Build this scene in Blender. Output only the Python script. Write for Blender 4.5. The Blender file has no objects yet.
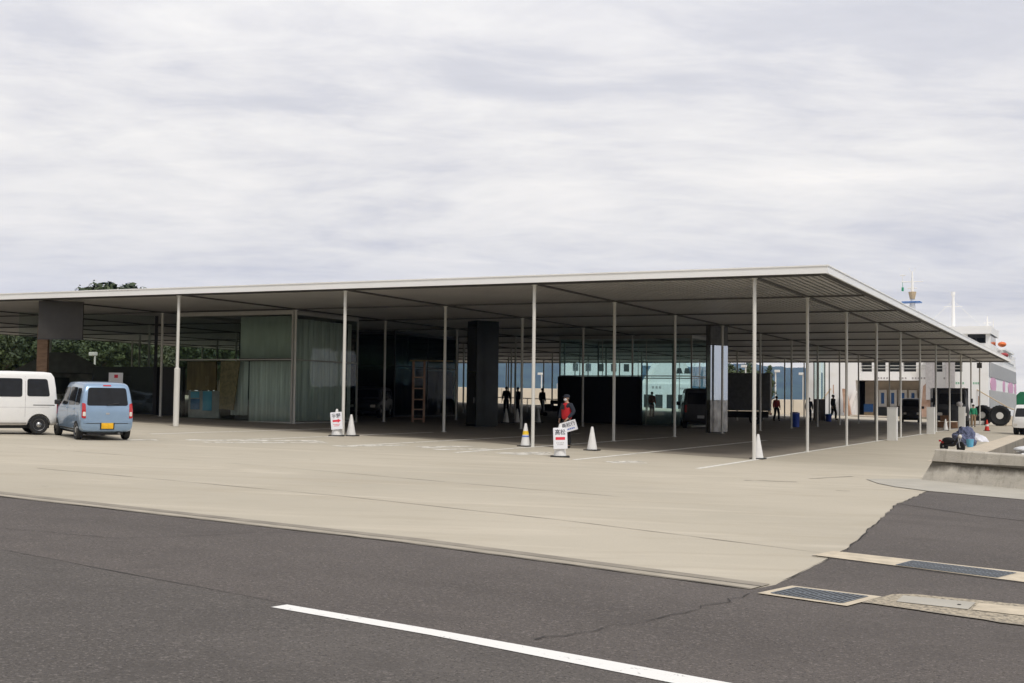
import bpy, bmesh, math, random
from mathutils import Vector, Matrix
from mathutils.bvhtree import BVHTree
random.seed(7)
C = bpy.context.scene.collection
R = math.radians
PI = math.pi
GX, GY = -0.026392, 0.002443
def gz(x, y):
    x = max(-70.0, min(30.0, x)); y = max(-60.0, min(88.0, y))
    return GX*x + GY*y

# ------------------------------------------------------------------ materials
def nodes(name):
    m = bpy.data.materials.new(name); m.use_nodes = True
    n = m.node_tree.nodes; l = m.node_tree.links
    return m, n, l, n['Principled BSDF']
def mat(name, col, rough=.6, metal=0., var=.12, scale=6., bump=0., bscale=None, col2=None, spec=.5, stretch=(1,1,1), detail=5, lo=.3, hi=.7, coat=0.):
    m, n, l, b = nodes(name)
    c2 = col2 or tuple(max(0, c*(1-var)) for c in col)
    c1 = col if col2 else tuple(min(1, c*(1+var)) for c in col)
    tc = n.new('ShaderNodeTexCoord'); mp = n.new('ShaderNodeMapping'); mp.inputs['Scale'].default_value = stretch
    l.new(tc.outputs['Object'], mp.inputs[0])
    no = n.new('ShaderNodeTexNoise'); no.inputs['Scale'].default_value = scale; no.inputs['Detail'].default_value = detail
    l.new(mp.outputs[0], no.inputs['Vector'])
    r = n.new('ShaderNodeValToRGB'); r.color_ramp.elements[0].position = lo; r.color_ramp.elements[1].position = hi
    r.color_ramp.elements[0].color = (*c2, 1); r.color_ramp.elements[1].color = (*c1, 1)
    l.new(no.outputs['Fac'], r.inputs[0]); l.new(r.outputs[0], b.inputs['Base Color'])
    b.inputs['Roughness'].default_value = rough; b.inputs['Metallic'].default_value = metal
    b.inputs['Specular IOR Level'].default_value = spec
    if coat: b.inputs['Coat Weight'].default_value = coat; b.inputs['Coat Roughness'].default_value = .08
    if bump:
        bn = n.new('ShaderNodeTexNoise'); bn.inputs['Scale'].default_value = bscale or scale*4; bn.inputs['Detail'].default_value = 6
        l.new(tc.outputs['Object'], bn.inputs['Vector'])
        bp = n.new('ShaderNodeBump'); bp.inputs['Strength'].default_value = bump; bp.inputs['Distance'].default_value = .02
        l.new(bn.outputs['Fac'], bp.inputs['Height']); l.new(bp.outputs[0], b.inputs['Normal'])
    return m
def glassmat(name, tint, trans=.85, rough=.02, mirror=.1, gcol=.92):
    """thin architectural glass: transparent tint + mirror by fresnel"""
    m = bpy.data.materials.new(name); m.use_nodes = True; n = m.node_tree.nodes; l = m.node_tree.links
    n.clear(); o = n.new('ShaderNodeOutputMaterial'); t = n.new('ShaderNodeBsdfTransparent'); g = n.new('ShaderNodeBsdfGlossy')
    t.inputs[0].default_value = (*tint, 1); g.inputs[0].default_value = (gcol*.98, gcol, gcol, 1); g.inputs['Roughness'].default_value = rough
    tc = n.new('ShaderNodeTexCoord'); ns = n.new('ShaderNodeTexNoise'); ns.inputs['Scale'].default_value = .55
    l.new(tc.outputs['Object'], ns.inputs['Vector']); bp = n.new('ShaderNodeBump'); bp.inputs['Strength'].default_value = .12; bp.inputs['Distance'].default_value = .1
    l.new(ns.outputs['Fac'], bp.inputs['Height']); l.new(bp.outputs[0], g.inputs['Normal'])
    f = n.new('ShaderNodeFresnel'); f.inputs[0].default_value = 1.5
    ad = n.new('ShaderNodeMath'); ad.operation = 'MULTIPLY_ADD'; ad.inputs[1].default_value = .75; ad.inputs[2].default_value = mirror; ad.use_clamp = True
    l.new(f.outputs[0], ad.inputs[0])
    ge = n.new('ShaderNodeNewGeometry'); nb_ = n.new('ShaderNodeMath'); nb_.operation = 'SUBTRACT'; nb_.inputs[0].default_value = 1; l.new(ge.outputs['Backfacing'], nb_.inputs[1]); fm_ = n.new('ShaderNodeMath'); fm_.operation = 'MULTIPLY'; l.new(ad.outputs[0], fm_.inputs[0]); l.new(nb_.outputs[0], fm_.inputs[1])
    mx = n.new('ShaderNodeMixShader'); l.new(fm_.outputs[0], mx.inputs[0]); l.new(t.outputs[0], mx.inputs[1]); l.new(g.outputs[0], mx.inputs[2]); l.new(mx.outputs[0], o.inputs[0])
    return m
def ramp(n, l, src, stops):
    r = n.new('ShaderNodeValToRGB'); e = r.color_ramp.elements
    while len(e) < len(stops): e.new(.5)
    for q, (p, c) in zip(e, stops): q.position = p; q.color = (*c, 1) if len(c) == 3 else c
    l.new(src, r.inputs[0]); return r
def noise(n, l, vec, scale, detail=5, rough=.55, st=None, dist=0., rot=0.):
    if st or rot:
        if rot: mp = n.new('ShaderNodeMapping'); mp.inputs['Rotation'].default_value = (0, 0, rot); l.new(vec, mp.inputs[0]); vec = mp.outputs[0]
        mp = n.new('ShaderNodeMapping'); mp.inputs['Scale'].default_value = st or (1, 1, 1); l.new(vec, mp.inputs[0]); vec = mp.outputs[0]
    q = n.new('ShaderNodeTexNoise'); q.inputs['Scale'].default_value = scale; q.inputs['Detail'].default_value = detail
    q.inputs['Roughness'].default_value = rough; q.inputs['Distortion'].default_value = dist; l.new(vec, q.inputs['Vector']); return q.outputs['Fac']
def mixc(n, l, fac, a, b, mode='MIX'):
    q = n.new('ShaderNodeMix'); q.data_type = 'RGBA'; q.blend_type = mode
    for s, v in ((0, fac), (6, a), (7, b)):
        if isinstance(v, (int, float)): q.inputs[s].default_value = v
        elif isinstance(v, tuple): q.inputs[s].default_value = (*v, 1)
        else: l.new(v, q.inputs[s])
    return q.outputs[2]
def concrete_ground():
    m, n, l, b = nodes('forecourt_concrete')
    tc = n.new('ShaderNodeTexCoord').outputs['Object']
    big = noise(n, l, tc, .10, 6, .6)
    c = ramp(n, l, big, [(.32, (.425, .385, .31)), (.5, (.47, .425, .342)), (.68, (.51, .46, .372))]).outputs[0]
    st = noise(n, l, tc, .9, 7, .65, (.35, 1.4, 1), .8, R(-25))
    c = mixc(n, l, ramp(n, l, st, [(.36, (.45,)*3), (.5, (0,)*3)]).outputs[0], c, (.40, .35, .27))
    st2 = noise(n, l, tc, .45, 6, .6, (.3, 1.6, 1), 1.4, R(-20))
    c = mixc(n, l, ramp(n, l, st2, [(.54, (0,)*3), (.66, (.5,)*3)]).outputs[0], c, (.57, .515, .42))
    sp = noise(n, l, tc, 55, 3, .7)
    c = mixc(n, l, ramp(n, l, sp, [(.30, (.5,)*3), (.42, (0,)*3)]).outputs[0], c, (.27, .24, .19))
    dr = noise(n, l, tc, 1.7, 4, .5)
    c = mixc(n, l, ramp(n, l, dr, [(.245, (.6,)*3), (.285, (0,)*3)]).outputs[0], c, (.25, .22, .18))
    l.new(c, b.inputs['Base Color']); b.inputs['Roughness'].default_value = .88; b.inputs['Specular IOR Level'].default_value = .25
    bp = n.new('ShaderNodeBump'); bp.inputs['Strength'].default_value = .35; bp.inputs['Distance'].default_value = .01
    l.new(noise(n, l, tc, 40, 5), bp.inputs['Height']); l.new(bp.outputs[0], b.inputs['Normal'])
    return m
def asphalt(name, base, speck=.09, warm=(1.0, .87, .79)):
    m, n, l, b = nodes(name)
    tc = n.new('ShaderNodeTexCoord').outputs['Object']
    f = lambda k: tuple(base*k*w for w in warm)
    c = ramp(n, l, noise(n, l, tc, .35, 6, .6, (.4, 1, 1), .4, R(8)), [(.34, f(.84)), (.66, f(1.16))]).outputs[0]
    g = noise(n, l, tc, 30, 3, .8)
    c = mixc(n, l, ramp(n, l, g, [(.54, (0,)*3), (.64, (1,)*3)]).outputs[0], c, f(1.75))
    g2 = noise(n, l, tc, 44, 2, .8)
    c = mixc(n, l, ramp(n, l, g2, [(.34, (1,)*3), (.45, (0,)*3)]).outputs[0], c, f(.4))
    g3 = noise(n, l, tc, 17, 3, .6)
    c = mixc(n, l, ramp(n, l, g3, [(.68, (0,)*3), (.73, (.8,)*3)]).outputs[0], c, f(1.9))
    p = noise(n, l, tc, 1.3, 5, .6)
    c = mixc(n, l, ramp(n, l, p, [(.36, (.35,)*3), (.5, (0,)*3)]).outputs[0], c, f(.72))
    l.new(c, b.inputs['Base Color']); b.inputs['Roughness'].default_value = .85; b.inputs['Specular IOR Level'].default_value = .3
    bp = n.new('ShaderNodeBump'); bp.inputs['Strength'].default_value = .6; bp.inputs['Distance'].default_value = .01
    l.new(g, bp.inputs['Height']); l.new(bp.outputs[0], b.inputs['Normal'])
    return m
def worn_paint(name, col, keep=.5, scale=9):
    m, n, l, b = nodes(name); tc = n.new('ShaderNodeTexCoord').outputs['Object']
    tr = n.new('ShaderNodeBsdfTransparent'); mx = n.new('ShaderNodeMixShader'); o = n['Material Output']
    f = ramp(n, l, noise(n, l, tc, scale, 8, .7, None, .5), [(keep-.09, (1,)*3), (keep+.05, (0,)*3)]).outputs[0]
    b.inputs['Base Color'].default_value = (*col, 1); b.inputs['Roughness'].default_value = .7
    l.new(f, mx.inputs[0]); l.new(tr.outputs[0], mx.inputs[1]); l.new(b.outputs[0], mx.inputs[2])
    inv = n.new('ShaderNodeMath'); inv.operation = 'SUBTRACT'; inv.inputs[0].default_value = 1; l.new(f, inv.inputs[1]); l.new(inv.outputs[0], mx.inputs[0])
    l.new(mx.outputs[0], o.inputs[0]); return m
def seawall_mat():
    m, n, l, b = nodes('seawall_concrete'); tc = n.new('ShaderNodeTexCoord').outputs['Object']
    sx = n.new('ShaderNodeSeparateXYZ'); l.new(tc, sx.inputs[0])
    c = ramp(n, l, noise(n, l, tc, 3, 7, .65), [(.3, (.44, .405, .345)), (.7, (.60, .555, .475))]).outputs[0]
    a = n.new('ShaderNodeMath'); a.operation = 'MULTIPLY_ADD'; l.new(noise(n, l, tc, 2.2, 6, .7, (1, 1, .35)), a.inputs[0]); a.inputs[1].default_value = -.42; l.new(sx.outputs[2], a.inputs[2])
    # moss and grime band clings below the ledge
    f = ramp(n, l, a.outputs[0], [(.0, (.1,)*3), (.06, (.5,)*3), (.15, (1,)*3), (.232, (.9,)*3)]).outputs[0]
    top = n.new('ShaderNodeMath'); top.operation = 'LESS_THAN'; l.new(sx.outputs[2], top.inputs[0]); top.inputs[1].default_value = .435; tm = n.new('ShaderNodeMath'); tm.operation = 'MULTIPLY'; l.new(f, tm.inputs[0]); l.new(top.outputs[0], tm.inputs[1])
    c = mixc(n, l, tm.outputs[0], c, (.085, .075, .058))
    f2 = ramp(n, l, noise(n, l, tc, 6, 8, .75, (1, 1, .18)), [(.5, (0,)*3), (.68, (.55,)*3)]).outputs[0]
    c = mixc(n, l, f2, c, (.17, .15, .115))
    l.new(c, b.inputs['Base Color']); b.inputs['Roughness'].default_value = .9
    bp = n.new('ShaderNodeBump'); bp.inputs['Strength'].default_value = .5; bp.inputs['Distance'].default_value = .02
    l.new(noise(n, l, tc, 30, 6), bp.inputs['Height']); l.new(bp.outputs[0], b.inputs['Normal']); return m
M = dict(
 conc=concrete_ground(), asph=asphalt('road_asphalt', .104), asph2=asphalt('patched_asphalt', .112, warm=(1, .885, .815)), asph3=asphalt('near_lane_asphalt', .100, warm=(1, .89, .81)),
 line=worn_paint('road_line_paint', (.80, .79, .76), .35, 16), tyremark=worn_paint('tyre_mark', (.30, .27, .215), .53, 4), faded=worn_paint('faded_paint', (.72, .69, .62), .46, 3.5), lot=worn_paint('lot_line_paint', (.75, .73, .67), .40, 5),
 gutter2=mat('gutter_light', (.37, .33, .265), .9, var=.15, scale=3),
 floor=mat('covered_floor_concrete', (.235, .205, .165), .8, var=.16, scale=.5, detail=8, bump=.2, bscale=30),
 gutter=mat('gutter_concrete', (.27, .24, .195), .9, var=.18, scale=2.5, bump=.4, bscale=40), seam=mat('crack_dark', (.03, .027, .025), .95),
 patch=mat('grey_concrete', (.42, .395, .34), .9, var=.1, scale=1.2, bump=.2, bscale=40), cream=mat('cast_concrete', (.55, .475, .36), .9, var=.16, scale=5, bump=.3, bscale=50),
 rough=mat('pebbly_concrete', (.50, .43, .32), .95, col2=(.20, .175, .14), scale=26, lo=.35, hi=.6, bump=.8, bscale=60),
 seawall=seawall_mat(), quay=mat('quay_face', (.36, .31, .245), .9, col2=(.19, .165, .13), scale=2.5, stretch=(1, 1, .2), bump=.5), coping=mat('quay_coping', (.60, .52, .41), .9, var=.12, scale=2),
 steel=mat('grate_steel', (.17, .19, .21), .5, .7, var=.25, scale=20), pit=mat('drain_pit', (.015, .015, .015), 1),
 white=mat('white_paint', (.74, .73, .70), .5, var=.05, scale=1.5), fascia=mat('roof_fascia', (.88, .875, .86), .4, var=.03, scale=.6), column=mat('column_paint', (.66, .645, .60), .42, var=.07, scale=3, stretch=(1, 1, .3)),
 deck=mat('roof_deck_metal', (.53, .51, .485), .4, .25, var=.1, scale=.4, spec=.5), beam=mat('roof_beam', (.09, .085, .08), .6, var=.15), roofgrey=mat('roof_top', (.5, .5, .5), .6),
 glass=glassmat('clear_glass', (.86, .90, .88), mirror=.0), teal=glassmat('teal_glass', (.86, .94, .94), mirror=.03), dglass=glassmat('dark_glass', (.40, .47, .45), mirror=.0, gcol=.3),
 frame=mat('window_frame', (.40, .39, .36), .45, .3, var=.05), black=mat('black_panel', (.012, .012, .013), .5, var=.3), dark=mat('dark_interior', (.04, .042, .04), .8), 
 curtain=mat('pale_curtain', (.72, .76, .73), .85, var=.22, scale=2.5, stretch=(6, 6, .15)), curtain2=mat('grey_green_blind', (.50, .56, .51), .8, var=.12, scale=1),
 wood=mat('wood_panel', (.20, .13, .055), .6, var=.35, scale=5, stretch=(1, 1, .2)), wood2=mat('plywood', (.30, .22, .115), .7, var=.3, scale=9), poster=mat('blue_poster', (.10, .38, .62), .5, col2=(.16, .5, .7), scale=3), poster2=mat('navy_poster', (.07, .20, .42), .5, var=.3, scale=5),
 brick=mat('brown_tile', (.23, .145, .09), .7, col2=(.15, .09, .055), scale=4, stretch=(1, 1, 4)), panel=mat('grey_soffit_panel', (.035, .032, .029), .6, var=.1),
 mirror=mat('mirror_steel', (.50, .55, .62), .09, 1., var=.05, scale=1.3, bump=.12, bscale=1.6), dmirror=mat('dull_steel', (.30, .29, .28), .25, .9, var=.5, scale=3), darkmirror=mat('dark_mirror', (.012, .016, .014), .2, .0, var=.3, scale=2, spec=.2),
 carblue=mat('blue_car_paint', (.255, .37, .52), .28, .35, var=.03, coat=.8), vanwhite=mat('white_car_paint', (.80, .79, .77), .3, var=.02, coat=.6), carglass=mat('car_glass', (.014, .015, .017), .1, var=.2, spec=.28),
 tyre=mat('tyre_rubber', (.018, .018, .018), .85, var=.2), rim=mat('wheel_rim', (.42, .42, .42), .35, .8, var=.1), trim=mat('black_trim', (.02, .02, .022), .6), red=mat('red_lens', (.45, .015, .02), .2, var=.1, coat=.6), clear=mat('clear_lens', (.7, .66, .6), .2), plate=mat('yellow_plate', (.85, .47, .02), .5, var=.1, scale=12), orange=mat('orange_lens', (.7, .22, .03), .3),
 silver=mat('silver_paint', (.45, .45, .45), .3, .5), greytruck=mat('truck_grey', (.13, .13, .13), .6, var=.2), charcoal=mat('charcoal_paint', (.035, .035, .037), .4, var=.2),
 cone=mat('white_cone', (.74, .73, .71), .55, var=.06, scale=5), conebase=mat('cone_weight', (.03, .03, .03), .8), redcone=mat('red_cone', (.62, .035, .02), .5, var=.08), yellow=mat('yellow_tape', (.85, .55, .03), .5), bluet=mat('blue_tape', (.10, .18, .55), .5),
 signw=mat('sign_white', (.80, .80, .84), .5, var=.02), ink=mat('sign_ink', (.06, .06, .08), .7), redink=mat('sign_red', (.72, .03, .06), .6),
 skin=mat('skin', (.42, .26, .18), .55), hair=mat('hair', (.015, .013, .012), .6), vest=mat('red_vest', (.50, .012, .018), .75, var=.15, scale=8, bump=.3), navy=mat('navy_cloth', (.018, .022, .035), .85, var=.2), blackc=mat('black_cloth', (.012, .012, .013), .9), maskw=mat('face_mask', (.72, .72, .74), .8), redc=mat('red_jacket', (.36, .05, .05), .8), greenc=mat('green_jacket', (.03, .30, .16), .8), tanc=mat('tan_cloth', (.34, .24, .15), .9),
 leaf=mat('leaf_green', (.06, .085, .027), .6, col2=(.022, .038, .014), scale=.5, detail=4), leaf2=mat('leaf_light', (.085, .115, .036), .6, col2=(.04, .06, .02), scale=.7), bark=mat('bark', (.11, .085, .06), .9), soil=mat('hill_soil', (.05, .06, .025), .95, var=.3, scale=.2),
 rock=mat('stone', (.26, .235, .20), .9, var=.3, scale=3, bump=.6), rooftile=mat('roof_tile', (.20, .19, .18), .7, var=.2, scale=3), brk=mat('breakwater_concrete', (.60, .53, .43), .9, var=.12, scale=.5), blue=mat('blue_plastic', (.03, .08, .42), .45),
 hull=mat('ship_white', (.90, .89, .87), .5, col2=(.81, .78, .73), scale=.5, lo=.25, hi=.45), shipin=mat('ship_interior', (.62, .54, .45), .7, var=.2, scale=1), shipdk=mat('ship_dark', (.03, .035, .035), .5, spec=.6), lattice=mat('ship_grey_lattice', (.26, .27, .29), .6, var=.1), pink=mat('pink_paint', (.66, .33, .50), .5, var=.06), shipblue=mat('ship_blue', (.04, .15, .42), .5), orangeb=mat('lifeboat_orange', (.80, .17, .03), .45), ramp_=mat('ramp_primer', (.60, .42, .33), .8, col2=(.42, .24, .15), scale=1.6), greyp=mat('grey_paint', (.42, .40, .40), .6), greent=mat('green_lettering', (.28, .50, .36), .6), buff=mat('buff_paint', (.55, .42, .26), .6), anti=mat('hull_antifoul', (.20, .05, .04), .7),
 tarp=mat('green_tarp', (.02, .18, .085), .6, var=.2, scale=3), tarpb=mat('blue_grey_tarp', (.16, .18, .30), .7, col2=(.05, .06, .11), scale=9, bump=.6), plastic=mat('white_sheet', (.72, .72, .78), .4, var=.1, scale=8), boat=mat('gelcoat_white', (.82, .82, .82), .25), crate=mat('brown_crate', (.20, .11, .06), .8, var=.3),
 mount2=mat('added_slope_forest', (.06, .07, .04), .95, col2=(.02, .025, .013), scale=.18, detail=8, bump=1, bscale=.5),
 mount=mat('island_forest', (.045, .075, .05), .95, var=.35, scale=.012), 
)
def water_mat():
    m, n, l, b = nodes('sea_water'); tc = n.new('ShaderNodeTexCoord').outputs['Object']
    b.inputs['Base Color'].default_value = (.03, .06, .07, 1); b.inputs['Roughness'].default_value = .12
    bp = n.new('ShaderNodeBump'); bp.inputs['Strength'].default_value = .4; bp.inputs['Distance'].default_value = .1
    l.new(noise(n, l, tc, 1.2, 5), bp.inputs['Height']); l.new(bp.outputs[0], b.inputs['Normal']); return m
M['water'] = water_mat()

# ------------------------------------------------------------------ mesh helpers
class MB:
    def __init__(s): s.b = bmesh.new()
    def box(s, c, d, rz=0., rx=0., ry=0.):
        mtx = Matrix.Translation(c) @ Matrix.Rotation(rz, 4, 'Z') @ Matrix.Rotation(ry, 4, 'Y') @ Matrix.Rotation(rx, 4, 'X') @ Matrix.Diagonal((*d, 1))
        bmesh.ops.create_cube(s.b, size=1, matrix=mtx); return s
    def bb(s, x0, x1, y0, y1, z0, z1): return s.box(((x0+x1)/2, (y0+y1)/2, (z0+z1)/2), (abs(x1-x0), abs(y1-y0), abs(z1-z0)))
    def cyl(s, p, q, r, r2=None, n=12, caps=True):
        p = Vector(p); q = Vector(q); d = q-p; L = d.length
        mtx = Matrix.Translation((p+q)/2) @ d.to_track_quat('Z', 'Y').to_matrix().to_4x4()
        bmesh.ops.create_cone(s.b, cap_ends=caps, segments=n, radius1=r, radius2=r if r2 is None else r2, depth=L, matrix=mtx); return s
    def tube(s, pts, r, n=8):
        for a, b in zip(pts, pts[1:]): s.cyl(a, b, r, n=n)
        return s
    def lathe(s, prof, c=(0, 0, 0), n=16, axis='Z'):
        rings = []
        for r, z in prof:
            ring = []
            for k in range(n):
                a = 2*PI*k/n; v = Vector((r*math.cos(a), r*math.sin(a), z))
                if axis == 'Y': v = Vector((v.x, v.z, v.y))
                if axis == 'X': v = Vector((v.z, v.x, v.y))
                ring.append(s.b.verts.new(Vector(c)+v))
            rings.append(ring)
        for a, b in zip(rings, rings[1:]):
            for k in range(n): s.b.faces.new((a[k], a[(k+1) % n], b[(k+1) % n], b[k]))
        s.b.faces.new(rings[0][::-1]); s.b.faces.new(rings[-1]); return s
    def prism(s, pts, a, b, axis='Y'):
        """extrude a 2-D outline; axis Y: pts are (x,z); axis X: pts are (y,z); axis Z: pts are (x,y)"""
        f = {'Y': lambda p, t: (p[0], t, p[1]), 'X': lambda p, t: (t, p[0], p[1]), 'Z': lambda p, t: (p[0], p[1], t)}[axis]
        A = [s.b.verts.new(f(p, a)) for p in pts]; B = [s.b.verts.new(f(p, b)) for p in pts]; n = len(pts)
        s.b.faces.new(A); s.b.faces.new(B[::-1])
        for k in range(n): s.b.faces.new((A[k], B[k], B[(k+1) % n], A[(k+1) % n]))
        return s
    def quad(s, *pts): s.b.faces.new([s.b.verts.new(p) for p in pts]); return s
    def sphere(s, c, r, sc=(1, 1, 1), n=12):
        bmesh.ops.create_uvsphere(s.b, u_segments=n, v_segments=max(6, n*2//3), radius=r, matrix=Matrix.Translation(c) @ Matrix.Diagonal((*sc, 1))); return s
    def build(s, name, m, parent=None, smooth=False, bevel=0., loc=None):
        bmesh.ops.recalc_face_normals(s.b, faces=s.b.faces)
        me = bpy.data.meshes.new(name); s.b.to_mesh(me); s.b.free()
        if isinstance(m, (list, tuple)):
            for q in m: me.materials.append(q)
        else: me.materials.append(m)
        o = bpy.data.objects.new(name, me); C.objects.link(o)
        if parent: o.parent = parent
        if loc: o.location = loc
        if smooth:
            for p in me.polygons: p.use_smooth = True
            try: me.set_sharp_from_angle(angle=R(38))
            except Exception: pass
        if bevel:
            bv = o.modifiers.new('bevel', 'BEVEL'); bv.width = bevel; bv.segments = 2; bv.limit_method = 'ANGLE'
        return o
def tag(o, label=None, cat=None, group=None, kind=None):
    if label: o['label'] = label
    if cat: o['category'] = cat
    if group: o['group'] = group
    if kind: o['kind'] = kind
    return o
def thing(name, label, cat, loc=(0, 0, 0), rz=0., group=None):
    o = bpy.data.objects.new(name, None); C.objects.link(o); o.location = loc; o.rotation_euler = (0, 0, rz); o.empty_display_size = .3
    return tag(o, label, cat, group)
def struct(o): o['kind'] = 'structure'; return o
def kids(o): return [c for c in bpy.data.objects if c.parent == o]
def dup(root, loc, rz=None, label=None, group=None, scale=None):
    def cp(o, par):
        c = o.copy(); C.objects.link(c); c.parent = par
        for k in kids(o): cp(k, c)
        return c
    r = cp(root, None); r.location = loc
    if rz is not None: r.rotation_euler = (0, 0, rz)
    if label: r['label'] = label
    if group: r['group'] = group
    if scale: r.scale = (scale,)*3 if isinstance(scale, (int, float)) else scale
    return r
def gl(x, y, dz=0.): return (x, y, gz(x, y)+dz)
def ragged(pts, step, amp, close=False):
    out = []
    for a, b in zip(pts, pts[1:]):
        a = Vector(a); b = Vector(b); n = max(1, int((b-a).length/step)); nr = Vector((-(b-a).y, (b-a).x)).normalized()
        for k in range(n):
            p = a.lerp(b, k/n)
            if k: p = p+nr*random.uniform(-amp, amp)
            out.append((p.x, p.y))
    out.append(tuple(pts[-1])); return out
def sheet(name, pts, off, m):
    """flat overlay lying on the ground plane"""
    b = bmesh.new(); f = b.faces.new([b.verts.new((x, y, gz(x, y)+off)) for x, y in pts])
    if f.normal.z < 0: f.normal_flip()
    b.normal_update(); 
    for q in b.faces:
        if q.normal.z < 0: q.normal_flip()
    bmesh.ops.triangulate(b, faces=b.faces[:])
    me = bpy.data.meshes.new(name); b.to_mesh(me); b.free(); me.materials.append(m)
    o = bpy.data.objects.new(name, me); C.objects.link(o); return struct(o)
def ribbon(name, pts, w, off, m, amp=0., step=.3, wv=0.):
    pts = ragged(pts, step, amp) if amp else pts
    b = bmesh.new(); L = []; n = len(pts)
    for k, p in enumerate(pts):
        a = Vector(pts[max(0, k-1)]); c = Vector(pts[min(n-1, k+1)]); t = (c-a).normalized(); nr = Vector((-t.y, t.x)); ww = w*(1+random.uniform(-wv, wv))/2
        for s in (1, -1): q = Vector(p)+nr*ww*s; L.append(b.verts.new((q.x, q.y, gz(q.x, q.y)+off)))
    for k in range(n-1): b.faces.new((L[2*k], L[2*k+1], L[2*k+3], L[2*k+2]))
    for q in b.faces:
        q.normal_update()
        if q.normal.z < 0: q.normal_flip()
    me = bpy.data.meshes.new(name); b.to_mesh(me); b.free(); me.materials.append(m)
    o = bpy.data.objects.new(name, me); C.objects.link(o); return struct(o)

# ------------------------------------------------------------------ camera
CP = Vector((8.870756, -34.499928, 1.533344)); yaw, pit, rol, FPX = -0.44253, 0.047827, 0.012561, 1256.24
F = Vector((math.sin(yaw)*math.cos(pit), math.cos(yaw)*math.cos(pit), math.sin(pit))); Rt = Vector((math.cos(yaw), -math.sin(yaw), 0)); U = Rt.cross(F)
R2 = Rt*math.cos(rol)+U*math.sin(rol); U2 = -Rt*math.sin(rol)+U*math.cos(rol)
cam = bpy.data.cameras.new('camera'); co = bpy.data.objects.new('camera', cam); C.objects.link(co)
mm = Matrix((R2, U2, -F)).transposed().to_4x4(); mm.translation = CP; co.matrix_world = mm
cam.lens = 36*FPX/1024; cam.sensor_width = 36; cam.clip_end = 40000; cam.clip_start = .1
sc = bpy.context.scene; sc.camera = co
def fwd(depth, px):
    """ground point at a forward distance from the photographer, along the bearing of a picture column"""
    p = CP + Vector((math.sin(yaw), math.cos(yaw), 0))*depth + Rt*((px-512)/FPX*depth); return p.x, p.y

# ------------------------------------------------------------------ world and sun
sc.world = bpy.data.worlds.new('World'); sc.world.use_nodes = True
n = sc.world.node_tree.nodes; l = sc.world.node_tree.links; bg = n['Background']
SUN_EL, SUN_AZ = R(52), R(128)     # azimuth measured from +Y towards +X
sky = n.new('ShaderNodeTexSky'); sky.sky_type = 'NISHITA'; sky.sun_disc = False; sky.sun_elevation = SUN_EL; sky.sun_rotation = SUN_AZ; sky.air_density = 1.2; sky.dust_density = 2
tc = n.new('ShaderNodeTexCoord'); sp = n.new('ShaderNodeSeparateXYZ'); l.new(tc.outputs['Generated'], sp.inputs[0])
def mth(op, a, b=None, clamp=False):
    q = n.new('ShaderNodeMath'); q.operation = op; q.use_clamp = clamp
    for i, v in enumerate((a, b)):
        if v is None: continue
        if isinstance(v, (int, float)): q.inputs[i].default_value = v
        else: l.new(v, q.inputs[i])
    return q.outputs[0]
hb = mth('MULTIPLY', mth('SUBTRACT', .30, sp.outputs[2], True), .34)
zz = mth('ADD', mth('MAXIMUM', sp.outputs[2], 0.), .16)
cx = n.new('ShaderNodeCombineXYZ'); l.new(mth('DIVIDE', sp.outputs[0], zz), cx.inputs[0]); l.new(mth('DIVIDE', sp.outputs[1], zz), cx.inputs[1])
n1 = noise(n, l, cx.outputs[0], .72, 9, .6, (.95, 1.35, 1), .3, R(-22)); n2 = noise(n, l, cx.outputs[0], 3.4, 8, .6, (.8, 1.5, 1), .6, R(-30)); 
mixn = mth('ADD', mth('ADD', mth('MULTIPLY', n1, .76), mth('MULTIPLY', n2, .24)), hb)
cl = ramp(n, l, mixn, [(.38, (.645, .64, .665)), (.46, (.715, .705, .72)), (.51, (.82, .80, .79)), (.57, (.92, .895, .86)), (.66, (1.04, 1.0, .945))]).outputs[0]
br = n.new('ShaderNodeVectorMath'); br.operation = 'SCALE'; l.new(cl, br.inputs[0]); br.inputs['Scale'].default_value = SKYK = 11.6
lowf = mth('MULTIPLY', mth('SUBTRACT', .34, sp.outputs[2], True), 2.9, True)
warm_ = mixc(n, l, lowf, br.outputs[0], (1.06, 1.015, .895), 'MULTIPLY')
skm = mixc(n, l, .95, sky.outputs[0], warm_)
l.new(skm, bg.inputs[0]); bg.inputs[1].default_value = .10
sun = bpy.data.lights.new('sun', 'SUN'); so = bpy.data.objects.new('sun', sun); C.objects.link(so)
sun.energy = 1.8; sun.angle = R(10); sun.color = (1, .955, .89)
sd = Vector((math.sin(SUN_AZ)*math.cos(SUN_EL), math.cos(SUN_AZ)*math.cos(SUN_EL), math.sin(SUN_EL)))
so.rotation_euler = sd.to_track_quat('Z', 'Y').to_euler(); so.location = (30, -30, 60)
sc.view_settings.view_transform = 'Standard'; sc.view_settings.look = 'None'; sc.view_settings.exposure = 0.05; sc.view_settings.gamma = 1
sc.render.engine = 'CYCLES'; sc.cycles.max_bounces = 8; sc.cycles.transparent_max_bounces = 16; sc.cycles.volume_bounces = 0

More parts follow.
